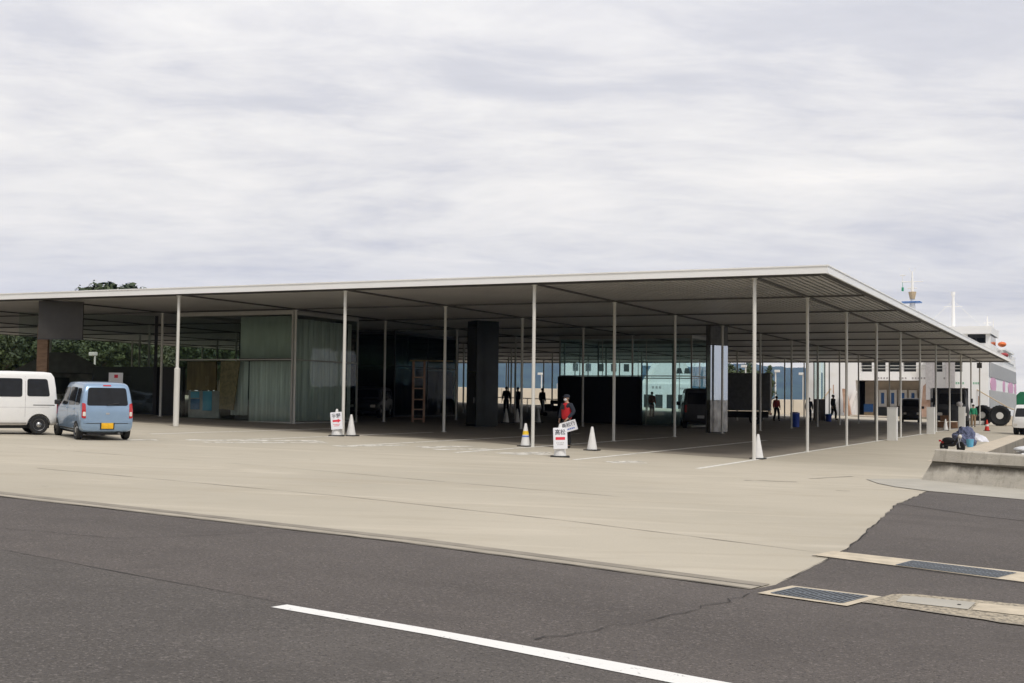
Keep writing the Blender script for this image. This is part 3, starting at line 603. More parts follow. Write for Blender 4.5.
def patch(name, tree, poly, dirn, m, parent, off=.008, thick=.02, rnd=1):
    """poly in the two axes across dirn ('+y','-y','+x','-x'); laid onto the body"""
    ax = {'x': 0, 'y': 1, 'z': 2}[dirn[1]]; s = 1 if dirn[0] == '+' else -1; oth = [k for k in range(3) if k != ax]
    P_ = rcorner(list(poly)) if rnd else list(poly); pts = []
    for a, b in zip(P_, P_[1:]+P_[:1]):
        n_ = max(1, int(math.hypot(a[0]-b[0], a[1]-b[1])/.07))
        for k in range(n_): pts.append((a[0]+(b[0]-a[0])*k/n_, a[1]+(b[1]-a[1])*k/n_))
    c = (sum(p[0] for p in pts)/len(pts), sum(p[1] for p in pts)/len(pts)); q = MB(); b = q.b; rings = []
    def pr(p):
        o = Vector((0, 0, 0)); o[oth[0]] = p[0]; o[oth[1]] = p[1]; o[ax] = s*5; d = Vector((0, 0, 0)); d[ax] = -s
        h_ = tree.ray_cast(o, d); v = h_[0] if h_[0] else None
        if v is None: v = o.copy(); v[ax] = pr.last
        pr.last = v[ax]; v = v.copy(); v[ax] += s*off; return v
    pr.last = pr.last0 = 0
    for f in (1, .72, .42): rings.append([b.verts.new(pr((c[0]+(p[0]-c[0])*f, c[1]+(p[1]-c[1])*f))) for p in pts])
    cv = b.verts.new(pr(c)); n_ = len(pts)
    for A, B2 in zip(rings, rings[1:]):
        for k in range(n_): b.faces.new((A[k], A[(k+1) % n_], B2[(k+1) % n_], B2[k]))
    for k in range(n_): b.faces.new((rings[-1][k], rings[-1][(k+1) % n_], cv))
    # skirt back into the body
    back = []
    for v in rings[0]: w_ = v.co.copy(); w_[ax] -= s*thick; back.append(b.verts.new(w_))
    for k in range(n_): b.faces.new((rings[0][k], back[k], back[(k+1) % n_], rings[0][(k+1) % n_]))
    return q.build(name, m, parent, smooth=True)
def wheel(t, x, y, r, w_, steer=0.):
    s = 1 if y > 0 else -1
    ty = MB().lathe([(r*.62, -w_/2), (r*.93, -w_/2), (r, -w_/2+.03), (r, w_/2-.03), (r*.93, w_/2), (r*.62, w_/2)], n=28, axis='Y').build('tyre', M['tyre'], None, smooth=True)
    wl = bpy.data.objects.new('wheel', None); C.objects.link(wl); wl.parent = t; wl.location = (x, y, r); ty.parent = wl; wl.rotation_euler = (0, 0, steer)
    q = MB(); q.lathe([(r*.64, s*(w_/2-.035)), (r*.62, s*(w_/2+.004)), (r*.5, s*(w_/2-.02)), (r*.16, s*(w_/2+.01)), (r*.1, s*(w_/2+.02))], n=24, axis='Y').build('rim', M['rim'], wl, smooth=True)
    q = MB()
    for k in range(8): a = 2*PI*k/8; q.box((r*.42*math.cos(a), s*(w_/2-.006), r*.42*math.sin(a)), (.035, .02, .07), 0, 0, -a)
    q.build('rim_slots', M['trim'], wl)
# kei wagon; x forward
t = thing('parked_car', 'pale blue small wagon seen from behind with an amber number plate', 'car', gl(*P(101, 441.5)), 0)
CARX = t
st = [(-1.70, .42, .86, .60, .57, .7), (-1.685, .33, .96, .68, .63, .8), (-1.66, .27, 1.06, .72, .66, .93), (-1.60, .24, 1.36, .735, .655, .95), (-1.555, .23, 1.53, .7375, .635, .95), (-1.48, .22, 1.605, .7375, .625, .95), (-1.30, .21, 1.635, .7375, .62, .95), (-.6, .2, 1.655, .7375, .62, .94), (.3, .2, 1.64, .7375, .61, .93), (.55, .2, 1.58, .7375, .60, .93), (.85, .2, 1.25, .735, .60, .93), (1.08, .2, 1.03, .73, .62, .92), (1.35, .22, .95, .72, .60, .86), (1.58, .26, .86, .66, .54, .76), (1.68, .32, .74, .56, .46, .66), (1.70, .38, .66, .48, .4, .6)]
body, tr = car_body(st, (-1.16, 1.24), .28, .74, M['carblue'], t)
patch('rear_window', tr, [(-.575, .985), (.575, .985), (.525, 1.49), (-.525, 1.49)], '-x', M['carglass'], t)
patch('tailgate', tr, [(-.50, .50), (.50, .50), (.585, .955), (-.585, .955)], '-x', M['carblue'], t, .004)
for s in (1, -1):
    patch('rear_light', tr, [(s*.60, .62), (s*.715, .64), (s*.70, 1.06), (s*.61, 1.04)], '-x', M['red'], t, .014)
    patch('reverse_light', tr, [(s*.608, .69), (s*.690, .69), (s*.685, .81), (s*.612, .81)], '-x', M['clear'], t, .02)
    sd_ = '+y' if s > 0 else '-y'
    patch('side_window', tr, [(-1.42, 1.0), (-.98, .98), (-.98, 1.47), (-1.36, 1.47)], sd_, M['carglass'], t)
    patch('side_window', tr, [(-.90, .98), (-.15, .97), (-.15, 1.50), (-.90, 1.48)], sd_, M['carglass'], t)
    patch('side_window', tr, [(-.05, .97), (.92, .98), (.50, 1.46), (-.05, 1.50)], sd_, M['carglass'], t)
    patch('door_handle', tr, [(-.86, .86), (-.68, .86), (-.68, .895), (-.86, .895)], sd_, M['carblue'], t, .02)
    patch('door_handle', tr, [(-.02, .86), (.16, .86), (.16, .895), (-.02, .895)], sd_, M['carblue'], t, .02)
    for xx in (-.925, -.1): patch('door_gap', tr, [(xx-.006, .30), (xx+.006, .30), (xx+.006, .96), (xx-.006, .96)], sd_, M['trim'], t, .0015, rnd=0)
    patch('front_light', tr, [(s*.42, .66), (s*.62, .70), (s*.6, .84), (s*.42, .8)], '+x', M['clear'], t)
    MB().box((.72, s*.83, 1.02), (.10, .17, .14)).build('mirror', M['trim'], t, bevel=.03)
    for x in (-1.16, 1.24): wheel(t, x, s*.66, .28, .155)
patch('windscreen', tr, [(-.56, 1.06), (.56, 1.06), (.52, 1.5), (-.52, 1.5)], '+x', M['carglass'], t)
patch('grille', tr, [(-.3, .62), (.3, .62), (.3, .70), (-.3, .70)], '+x', M['trim'], t)
patch('brake_light', tr, [(-.11, 1.535), (.11, 1.535), (.11, 1.57), (-.11, 1.57)], '-x', M['red'], t, .012, rnd=0)
patch('number_plate', tr, [(-.165, .335), (.165, .335), (.165, .50), (-.165, .50)], '-x', M['plate'], t, .02, rnd=0)
patch('plate_recess', tr, [(-.2, .31), (.2, .31), (.2, .53), (-.2, .53)], '-x', M['trim'], t, .008, rnd=0)
patch('emblem', tr, [(-.05, .735), (.05, .735), (.05, .785), (-.05, .785)], '-x', M['silver'], t, .012)
for k_, (a, b_) in enumerate((((-.50, .475), (.50, .49)),)): patch('tailgate_gap', tr, [(-.58, .478), (.58, .478), (.58, .492), (-.58, .492)], '-x', M['trim'], t, .006, rnd=0)
patch('bumper_lip', tr, [(-.66, .50), (.66, .50), (.67, .53), (-.67, .53)], '-x', M['carblue'], t, .022)
for s in (1, -1): patch('body_crease', tr, [(-1.4, .79), (1.3, .76), (1.3, .768), (-1.4, .80)], '+y' if s > 0 else '-y', M['greyp'], t, .002, rnd=0); patch('sill', tr, [(-.85, .27), (.9, .27), (.9, .31), (-.85, .31)], '+y' if s > 0 else '-y', M['trim'], t, .003, rnd=0)
patch('fuel_lid', tr, [(-1.30, .66), (-1.14, .66), (-1.14, .82), (-1.30, .82)], '+y', M['carblue'], t, .006)
MB().cyl((.2, 0, 1.62), (-.05, 0, 1.84), .006, n=6).build('aerial', M['trim'], t)
q = MB(); q.tube([(-1.70, .02, .99), (-1.735, .0, 1.01), (-1.715, -.30, 1.06)], .012); q.build('rear_wiper', M['trim'], t)
MB().cyl((-1.66, -.35, .2), (-1.45, -.35, .22), .03).build('exhaust', M['greytruck'], t); MB().bb(-1.5, 1.4, -.5, .5, .15, .3).build('underbody', M['trim'], t)
t.rotation_euler = (0, R(-1.2), R(148)); t.scale = (.93,)*3
x, y = P(107, 440.8); hd = Vector((math.cos(R(148)), math.sin(R(148)))); t.location = gl(x+hd.x*1.6, y+hd.y*1.6)

# white microvan at left
t = thing('parked_van', 'white van in side view cut by the left picture edge', 'van', (0, 0, 0))
st = [(-1.70, .38, .92, .60, .58, .8), (-1.685, .30, 1.05, .68, .64, .85), (-1.665, .27, 1.2, .72, .67, 1.05), (-1.63, .26, 1.5, .735, .675, 1.1), (-1.585, .25, 1.76, .7375, .66, 1.1), (-1.50, .25, 1.87, .7375, .65, 1.1), (-1.3, .25, 1.895, .7375, .645, 1.1), (-.3, .25, 1.905, .7375, .645, 1.1), (.8, .25, 1.885, .7375, .64, 1.1), (1.02, .25, 1.80, .7375, .64, 1.1), (1.25, .25, 1.45, .735, .65, 1.1), (1.45, .25, 1.12, .73, .66, 1.0), (1.6, .27, 1.0, .70, .62, .9), (1.68, .3, .86, .62, .55, .75), (1.70, .36, .7, .5, .45, .6)]
body, tr = car_body(st, (-1.16, 1.22), .28, .74, M['vanwhite'], t)
for s in (1, -1):
    sd_ = '+y' if s > 0 else '-y'
    patch('side_window', tr, [(-1.46, 1.14), (-.80, 1.14), (-.80, 1.67), (-1.38, 1.67)], sd_, M['carglass'], t)
    patch('side_window', tr, [(-.66, 1.12), (.16, 1.12), (.16, 1.68), (-.66, 1.68)], sd_, M['carglass'], t)
    patch('side_window', tr, [(.30, 1.12), (1.2, 1.12), (.95, 1.66), (.30, 1.68)], sd_, M['carglass'], t)
    patch('slider_rail', tr, [(-1.60, .865), (-.98, .865), (-.98, .885), (-1.60, .885)], sd_, M['trim'], t, .006, rnd=0)
    for xx in (-.75, .23): patch('door_gap', tr, [(xx-.006, .34), (xx+.006, .34), (xx+.006, 1.75), (xx-.006, 1.75)], sd_, M['greyp'], t, .0015, rnd=0)
    patch('body_crease', tr, [(-1.45, .80), (1.3, .80), (1.3, .81), (-1.45, .81)], sd_, M['greyp'], t, .0015, rnd=0)
    patch('sill', tr, [(-.80, .30), (.9, .30), (.9, .345), (-.80, .345)], sd_, M['greyp'], t, .004, rnd=0)
    patch('door_handle', tr, [(.06, .90), (.14, .90), (.14, 1.02), (.06, 1.02)], sd_, M['trim'], t, .018)
    patch('rear_light', tr, [(s*.63, .62), (s*.71, .62), (s*.70, 1.05), (s*.63, 1.05)], '-x', M['red'], t, .01)
    patch('front_light', tr, [(s*.42, .62), (s*.66, .66), (s*.64, .84), (s*.42, .8)], '+x', M['clear'], t)
    MB().box((1.22, s*.84, 1.2), (.10, .16, .2)).build('mirror', M['trim'], t, bevel=.03)
    for x in (-1.16, 1.22): wheel(t, x, s*.665, .28, .15)
patch('rear_window', tr, [(-.58, 1.2), (.58, 1.2), (.54, 1.68), (-.54, 1.68)], '-x', M['carglass'], t)
patch('windscreen', tr, [(-.6, 1.16), (.6, 1.16), (.56, 1.72), (-.56, 1.72)], '+x', M['carglass'], t)
patch('bumper', tr, [(-.68, .36), (.68, .36), (.69, .54), (-.69, .54)], '-x', M['vanwhite'], t, .03)
MB().bb(-1.5, 1.4, -.5, .5, .17, .32).build('underbody', M['trim'], t)
# side (left) faces the road; heading away to the left
hdg = R(236); t.scale = (.91,)*3; t.rotation_euler = (0, 0, hdg)
def put(t, local, px, py):
    """stand t so that its own point (lx,ly) on the ground is where the bearing meets the ground"""
    x, y = P(px, py); a = t.rotation_euler.z; lx, ly = local; t.location = gl(x-(lx*math.cos(a)-ly*math.sin(a)), y-(lx*math.sin(a)+ly*math.cos(a)))
put(t, (-1.055, .655), 38.5, 435)

def simple_van(name, label, cat, x, y, rz, L_, W_, H_, m, nose=.35, group=None, wr=.33, hood=None):
    """L long, cab at +x"""
    t = thing(name, label, cat, gl(x, y), rz, group); a = L_/2; w_ = W_/2; bl = H_*.56
    st = [(-a, .42, H_*.55, w_*.85, w_*.8, bl*.8), (-a+.05, .34, H_*.86, w_*.98, w_*.88, bl), (-a+.14, .32, H_*.97, w_, w_*.88, bl), (-a+.4, .3, H_, w_, w_*.87, bl), (a-1.3, .3, H_, w_, w_*.87, bl), (a-1.0, .3, H_*.96, w_, w_*.87, bl), (a-nose-.25, .3, H_*.62, w_, w_*.88, bl*.98), (a-.2, .32, H_*.52, w_*.95, w_*.85, bl*.8), (a-.04, .36, H_*.44, w_*.85, w_*.75, bl*.7), (a, .42, H_*.36, w_*.7, w_*.6, bl*.55)]
    body, tr = car_body(st, (-a+.75, a-.75), wr, w_, m, t)
    for s in (1, -1):
        sd_ = '+y' if s > 0 else '-y'; z0, z1 = H_*.6, H_*.88
        for x0, x1 in ((-a+.3, -a+1.25), (-a+1.35, a-1.75), (a-1.65, a-1.12)): patch('side_window', tr, [(x0, z0), (x1, z0), (x1, z1), (x0, z1)], sd_, M['carglass'], t)
        patch('rear_light', tr, [(s*w_*.8, H_*.4), (s*w_*.93, H_*.4), (s*w_*.92, H_*.58), (s*w_*.8, H_*.58)], '-x', M['red'], t)
        patch('front_light', tr, [(s*w_*.5, H_*.33), (s*w_*.8, H_*.33), (s*w_*.8, H_*.42), (s*w_*.5, H_*.42)], '+x', M['clear'], t)
        MB().box((a-1.05, s*(w_+.12), H_*.62), (.1, .2, .2)).build('mirror', M['trim'], t, bevel=.03)
        for wx in (-a+.75, a-.75): wheel(t, wx, s*(w_-.1), wr, .2)
    patch('rear_window', tr, [(-w_*.78, H_*.6), (w_*.78, H_*.6), (w_*.74, H_*.88), (-w_*.74, H_*.88)], '-x', M['carglass'], t)
    patch('windscreen', tr, [(-w_*.78, H_*.66), (w_*.78, H_*.66), (w_*.72, H_*.9), (-w_*.72, H_*.9)], '+x', M['carglass'], t)
    patch('number_plate', tr, [(-.17, .5), (.17, .5), (.17, .64), (-.17, .64)], '-x', M['silver'], t, .015, rnd=0)
    MB().bb(-a+.3, a-.3, -w_*.7, w_*.7, .2, .4).build('underbody', M['trim'], t); return t
x, y = fwd(64, 699); simple_van('parked_van', 'dark van parked under the roof left of the mirror-clad box', 'van', x, y, R(90+20), 4.4, 1.7, 1.98, M['charcoal'])
x, y = fwd(62, 371); simple_van('parked_car', 'dim dark car inside the dark hall right of the curtained room', 'car', x, y, R(-70), 3.8, 1.6, 1.5, M['charcoal'], .7)

def box_truck(name, label, x, y, rz, cabm, boxm, Lb, Wb, Hb, zb=.75, cabH=2.0, tarp=False, cabL=1.5):
    t = thing(name, label, 'truck', gl(x, y), rz); w_ = Wb/2; xb = -.1
    st = [(xb+.1, .45, cabH*.96, w_*.93, w_*.84, cabH*.55), (xb+.2, .4, cabH, w_*.95, w_*.84, cabH*.55), (xb+cabL*.55, .4, cabH, w_*.95, w_*.84, cabH*.55), (xb+cabL*.72, .4, cabH*.93, w_*.95, w_*.84, cabH*.55), (xb+cabL*.93, .4, cabH*.62, w_*.95, w_*.86, cabH*.5), (xb+cabL, .42, cabH*.5, w_*.88, w_*.8, cabH*.42)]
    body, tr = car_body(st, (xb+cabL*.45,), .36, w_, cabm, t, 'cab')
    for s in (1, -1):
        sd_ = '+y' if s > 0 else '-y'
        patch('side_window', tr, [(xb+.3, cabH*.58), (xb+cabL*.78, cabH*.58), (xb+cabL*.66, cabH*.88), (xb+.3, cabH*.88)], sd_, M['carglass'], t)
        patch('front_light', tr, [(s*w_*.55, cabH*.3), (s*w_*.82, cabH*.3), (s*w_*.82, cabH*.38), (s*w_*.55, cabH*.38)], '+x', M['clear'], t)
        MB().box((xb+cabL*.85, s*(w_+.12), cabH*.7), (.08, .14, .3)).build('mirror', M['trim'], t, bevel=.02)
        for wx in (xb+cabL*.45, -Lb+.7): wheel(t, wx, s*(w_-.14), .36, .22)
        MB().box((-Lb-.16, s*w_*.75, .62), (.05, .3, .12)).build('rear_light', M['red'], t)
    patch('windscreen', tr, [(-w_*.74, cabH*.6), (w_*.74, cabH*.6), (w_*.68, cabH*.88), (-w_*.68, cabH*.88)], '+x', M['carglass'], t)
    q = MB().bb(-Lb-.12, -.12, -w_, w_, zb, Hb) if not tarp else MB().bb(-Lb-.12, -.12, -w_, w_, zb, zb+.35)
    q.build('cargo_box' if not tarp else 'load_bed', boxm if not tarp else cabm, t, bevel=.02)
    if tarp:
        q = MB(); q.prism([(-w_*.98, zb+.352), (w_*.98, zb+.352), (w_*.98, Hb-.2), (w_*.7, Hb), (-w_*.7, Hb), (-w_*.98, Hb-.2)], -Lb-.1, -.13, 'X'); q.build('canvas_cover', boxm, t, bevel=.03)
    else:
        q = MB(); q.bb(-Lb-.145, -Lb-.122, -w_+.05, -.01, zb+.05, Hb-.05); q.build('rear_door', M['greyp'], t); q = MB(); q.bb(-Lb-.145, -Lb-.122, .01, w_-.05, zb+.05, Hb-.05); q.build('rear_door', M['greyp'], t)
    MB().bb(-Lb, xb+cabL-.3, -.4, .4, .4, zb-.03).build('chassis', M['trim'], t); return t
x, y = fwd(73, 725); box_truck('box_truck', 'dark box truck with a white cab parked under the roof right of the mirror-clad box', x, y, R(192), M['vanwhite'], M['greytruck'], 2.5, 1.9, 2.95, .8, 2.05)
x, y = fwd(88, 951); DT = box_truck('parked_truck', 'big dark truck facing out beside the farthest white cabinet', x, y, R(-80), M['charcoal'], M['charcoal'], 3.2, 2.35, 2.7, .7, 2.6, cabL=1.5)
x, y = fwd(73, 1029.5); box_truck('parked_truck', 'white light truck with green canvas at the right picture edge', x, y, R(-97), M['vanwhite'], M['tarp'], 1.9, 1.5, 2.5, .6, 1.75, tarp=True)
x, y = fwd(98, 911); simple_van('parked_car', 'dark vehicle standing before the open bow door of the ferry', 'car', x, y, R(-80), 3.4, 1.5, 1.9, M['charcoal'])
# crates on the dark truck's bumper shelf
x, y = fwd(84.5, 941)
for k, (dx, dz) in enumerate(((0, 0), (.75, 0), (.3, .42))):
    o = MB().box((0, 0, .2), (.62, .45, .40)).build('crate', M['crate'], None, bevel=.02); o.location = gl(x+dx, y, dz); tag(o, ['brown crate on the ground before the dark truck, left one below', 'brown crate on the ground before the dark truck, right one below', 'brown crate on top of the pair before the dark truck'][k], 'crate', 'crates before the dark truck')

# ------------------------------------------------------------------ people
def skin_mesh(name, chains, m, parent, sub=2):
    """chains: list of [(pos, radius), ...]; equal positions are joined"""
    me = bpy.data.meshes.new(name); V = []; rad = []; E = []; key = {}
    for ch in chains:
        prev = None
        for p, r in ch:
            k = tuple(round(c, 4) for c in p)
            if k not in key: key[k] = len(V); V.append(p); rad.append(r)
            i = key[k]
            if prev is not None and prev != i: E.append((prev, i))
            prev = i
    me.from_pydata(V, E, []); o = bpy.data.objects.new(name, me); C.objects.link(o)
    s = o.modifiers.new('s', 'SKIN'); s.use_smooth_shade = True
    for i, d in enumerate(me.skin_vertices[0].data):
        r = rad[i]; d.radius = r if isinstance(r, tuple) else (r, r); d.use_root = (i == 0)
    if sub: u = o.modifiers.new('u', 'SUBSURF'); u.levels = sub; u.render_levels = sub
    dg = bpy.context.evaluated_depsgraph_get(); m2 = bpy.data.meshes.new_from_object(o.evaluated_get(dg)); bpy.data.objects.remove(o)
    m2.materials.clear(); m2.materials.append(m)
    for p in m2.polygons: p.use_smooth = True
    q = bpy.data.objects.new(name, m2); C.objects.link(q); q.parent = parent; return q
def person(label, x, y, rz, ht=1.68, top='blackc', legs='blackc', hat=None, mask=False, vest=None, pose='stand', fingers=False, armL=None, armR=None, group=None):
    """faces -Y in its own frame"""
    t = thing('person', label, 'person', gl(x, y), rz, group); k = ht/1.70
    S = lambda x, y, z: (x*k, y*k, z*k)
    hipz = .90; walk = .13 if pose == 'walk' else .0
    hips = {1: S(.09, 0, hipz), -1: S(-.09, 0, hipz)}
    pel = S(0, 0, .95); wst = S(0, .0, 1.08); chs = S(0, -.01, 1.27); nk0 = S(0, .0, 1.42); nk1 = S(0, -.012, 1.48)
    head = [S(0, -.02, 1.53), S(0, -.02, 1.60), S(0, -.012, 1.66)]
    kn = {1: S(.10, -.03-walk, .49), -1: S(-.10, -.03+walk*.3, .49)}; an = {1: S(.105, .01-walk*1.1, .09), -1: S(-.105, .02+walk*1.6, .09)}; toe = {s: (an[s][0], an[s][1]-.16*k, .035*k) for s in (1, -1)}
    sh = {s: S(s*.165, .0, 1.38) for s in (1, -1)}
    dflt = {s: (S(s*.225, .02, 1.11), S(s*.235, -.06, .87)) for s in (1, -1)}
    arms = {1: armL or dflt[1], -1: armR or dflt[-1]}
    chains = [[(pel, (.115*k, .09*k)), (wst, (.115*k, .085*k)), (chs, (.135*k, .095*k)), (nk0, .07*k), (nk1, .05*k), (head[0], .065*k), (head[1], .085*k), (head[2], .07*k)]]
    for s in (1, -1):
        chains.append([(pel, (.115*k, .09*k)), (hips[s], .085*k), (kn[s], .055*k), (an[s], .038*k), (toe[s], .032*k)])
        el, ha = arms[s]; ha = Vector(ha); el = Vector(el); d = (ha-el).normalized()
        palm = ha+d*.06*k; chains.append([(nk0, .07*k), (sh[s], .055*k), (tuple(el), .038*k), (tuple(ha), .026*k), (tuple(palm), (.030*k, .018*k))])
        side = Vector((0, -1, 0))
        side = (side-d*side.dot(d)).normalized()
        for fi in range(4):
            o_ = side*(.027-.018*fi)*k; L_ = (.066, .075, .07, .055)[fi]*k; inw = Vector((-s, 0, 0))*.02*k
            b0 = palm+d*.012*k+o_; chains.append([(tuple(palm), (.030*k, .018*k)), (tuple(b0), .009*k), (tuple(b0+d*L_*.5+inw*.4), .0085*k), (tuple(b0+d*L_*.85+inw*1.3), .0075*k)])
        tb = ha+d*.02*k+side*.028*k; chains.append([(tuple(ha), .026*k), (tuple(tb), .011*k), (tuple(tb+d*.035*k+side*.015*k+Vector((-s, 0, 0))*.015*k), .009*k)])
    body = skin_mesh('body', chains, M['skin'], t, 1)
    g = .016
    tops = [[(S(0, 0, .88), (.165*k, .13*k)), (wst, (.165*k, .13*k)), (chs, (.185*k, .135*k)), (S(0, .0, 1.41), .10*k)]]
    for s in (1, -1):
        el, ha = arms[s]; tops.append([(S(0, .0, 1.41), .10*k), (sh[s], .088*k), (tuple(el), .070*k), (tuple(Vector(el).lerp(Vector(ha), .93)), .052*k)])
    skin_mesh('jacket', tops, M[top], t, 2)
    if vest:
        skin_mesh('vest', [[(S(0, 0, .86), (.20*k, .155*k)), (wst, (.20*k, .155*k)), (chs, (.22*k, .16*k)), (S(0, .0, 1.40), (.18*k, .125*k)), (S(0, 0, 1.47), .08*k)]], M[vest], t, 2)
    trs = [[(S(0, 0, .98), (.14*k, .115*k)), (pel, (.15*k, .12*k))]]
    for s in (1, -1): trs.append([(pel, (.15*k, .12*k)), (hips[s], .118*k), (kn[s], .086*k), ((an[s][0], an[s][1], .07*k), .07*k)])
    skin_mesh('trousers', trs, M[legs], t, 2)
    for s in (1, -1):
        a = an[s]; MB().sphere((a[0], a[1]-.07*k, .045*k), .13*k, (.38, 1, .36)).build('shoe', M['blackc'], t, smooth=True)
    hc = head[1]
    if hat: 
        MB().lathe([(.104*k, 0), (.104*k, .04*k), (.08*k, .085*k), (.03*k, .10*k)], c=(hc[0], hc[1]+.008, hc[2]+.02*k), n=18).build('cap', M[hat], t, smooth=True)
        MB().sphere((hc[0], hc[1]-.11*k, hc[2]+.032*k), .075*k, (1, .9, .12)).build('cap_peak', M[hat], t, smooth=True)
        MB().sphere((hc[0], hc[1]+.035*k, hc[2]-.015*k), .092*k, (.95, .75, .8)).build('hair', M['hair'], t, smooth=True)
    else: MB().sphere((hc[0], hc[1]+.022*k, hc[2]+.022*k), .103*k, (.93, 1.0, .92), 14).build('hair', M['hair'], t, smooth=True)
    f = MB(); f.sphere((hc[0], hc[1]-.093*k, hc[2]-.012*k), .016*k, (.8, 1.2, 1.6), 8)
    for s in (1, -1): f.sphere((hc[0]+s*.088*k, hc[1], hc[2]-.01*k), .022*k, (.4, .8, 1.2), 8)
    f.build('nose_and_ears', M['skin'], t, smooth=True)
    e = MB()
    for s in (1, -1): e.sphere((hc[0]+s*.032*k, hc[1]-.083*k, hc[2]+.006*k), .0095*k, (1.3, .6, .7), 8)
    e.build('eyes', M['hair'], t, smooth=True)
    if mask: MB().sphere((hc[0], hc[1]-.058*k, hc[2]-.048*k), .058*k, (1.05, .85, .85), 12).build('face_mask', M['maskw'], t, smooth=True)
    else: MB().sphere((hc[0], hc[1]-.082*k, hc[2]-.05*k), .018*k, (1.2, .4, .3), 8).build('mouth', M['redc'], t, smooth=True)
    return t
# attendant
ax, ay = P(566.5, 448)
at_ = person('attendant in a red vest and dark cap holding a white placard at the hip', ax, ay, R(-24), 1.60, 'navy', 'blackc', 'navy', True, 'vest', armL=((.29, .03, 1.10), (.20, -.16, .88)), armR=((-.28, .03, 1.10), (-.27, -.04, .86)))
MB().bb(-.05, .07, -.215, -.17, 1.16, 1.30).build('badge', M['black'], at_)
pl = thing('placard', 'white placard with dark lettering held low by the attendant in the red vest', 'placard', (ax+.06, ay-.20, gz(ax, ay)+.66), R(14)); pl.rotation_euler = (R(4), R(-17), R(14)); pl.scale = (.82,)*3; pl.location.x += .11; pl.location.y -= .03
MB().bb(-.29, .29, -.008, .008, -.19, .19).build('board', M['signw'], pl)
text_mesh('高松行', .17, M['ink'], pl, 'lettering', (0, -.0095, .055)); q = MB()
for s_ in range(6): q.bb(-.2+s_*.068, -.2+s_*.068+.05, -.0105, -.0085, -.125, -.075)
q.build('small_print', M['bluet'], pl)
g_ = 'dim figures by the far railing'
for px, d, rz, top, lab, ps in ((507, 82, 20, 'blackc', 'dim dark figure at the far railing, leftmost of the three', 'stand'), (518.5, 80, -30, 'blackc', 'dim dark figure at the far railing, middle of the three', 'stand'), (543, 80, 160, 'navy', 'dim dark figure standing alone before the pale breakwater', 'walk')):
    x, y = fwd(d, px); person(lab, x, y, R(rz), 1.7, top, 'blackc', pose=ps, group=g_)
x, y = fwd(86, 652.5); person('person in a red jacket seen through the teal glass pavilion', x, y, R(170), 1.7, 'vest', 'blackc')
x, y = fwd(87, 777); person('person in a red jacket and dark trousers right of the dark box truck', x, y, R(40), 1.7, 'redc', 'navy', pose='walk')
x, y = fwd(88, 809.5); person('person in navy standing just right of a slim column', x, y, R(190), 1.68, 'navy', 'blackc')
x, y = fwd(98, 833.5); person('person all in black walking near the ferry ramp', x, y, R(75), 1.95, 'blackc', 'blackc', pose='walk')
x, y = fwd(90, 973.5); person('person in a green jacket beside the dark truck', x, y, R(10), 1.6, 'greenc', 'tanc')
# trolley
x, y = fwd(78, 554); t = thing('trolley', 'dark loaded hand trolley left of the attendant, by the far railing', 'trolley', gl(x, y), R(30))
MB().bb(-.6, .6, -.35, .35, .28, .34).build('deck', M['trim'], t); q = MB(); q.tube([(-.6, -.3, .3), (-.62, -.3, 1.0), (-.62, .3, 1.0), (-.6, .3, .3)], .02); q.build('handle', M['silver'], t)
for sx in (-.5, .5):
    for sy in (-.28, .28): MB().cyl((sx, sy-.03, .12), (sx, sy+.03, .12), .12).build('wheel', M['tyre'], t)
for k_, (c, d) in enumerate((((-.25, 0, .55), (.45, .5, .4)), ((.28, 0, .5), (.5, .5, .3)), ((.1, 0, .86), (.5, .4, .24)))):
    o = MB().box((0, 0, 0), d).build('bag', M['black'] if k_ != 1 else M['navy'], None, bevel=.05); o.location = Vector(t.location)+Matrix.Rotation(R(30), 3, 'Z')@Vector(c)
    tag(o, ['square black bag at the left end of the hand trolley', 'navy bag at the right end of the hand trolley', 'flat black bag topping the load on the hand trolley'][k_], 'bag')
# far railing
x0, y0 = fwd(86, 494); x1, y1 = fwd(86, 562); A = Vector((x0, y0)); B2 = Vector((x1, y1)); t = thing('railing', 'thin pale railing at the far edge behind the dim figures', 'railing', (x0, y0, gz(x0, y0)), math.atan2(y1-y0, x1-x0)); L_ = (B2-A).length
sl = (gz(x1, y1)-gz(x0, y0))/L_
for z in (.5, .95): MB().cyl((0, 0, z), (L_, 0, z+sl*L_), .03).build('rail', M['white'], t)
for k in range(5): MB().cyl((L_*k/4, 0, sl*L_*k/4), (L_*k/4, 0, .95+sl*L_*k/4), .03).build('post', M['white'], t)
# ------------------------------------------------------------------ seawall, basin, boat, bike
def P_at(px, py, z):
    d = F*FPX + R2*(px-512) + U2*(341.5-py); t = (z-CP.z)/d.z; q = CP+d*t; return q
a = Vector((5.0, -4.35)); b_ = Vector((7.26, -5.60)); u = (b_-a).normalized(); nb = Vector((-u.y, u.x))  # nb points away from the road
if nb.y < 0: nb = -nb
ang = math.atan2(u.y, u.x)
t = thing('sea_wall', 'low weathered concrete sea wall with a mossy ledge at the right', 'sea wall', (a.x, a.y, gz(a.x, a.y)), ang)
L_ = 16; s_ = GX*u.x+GY*u.y
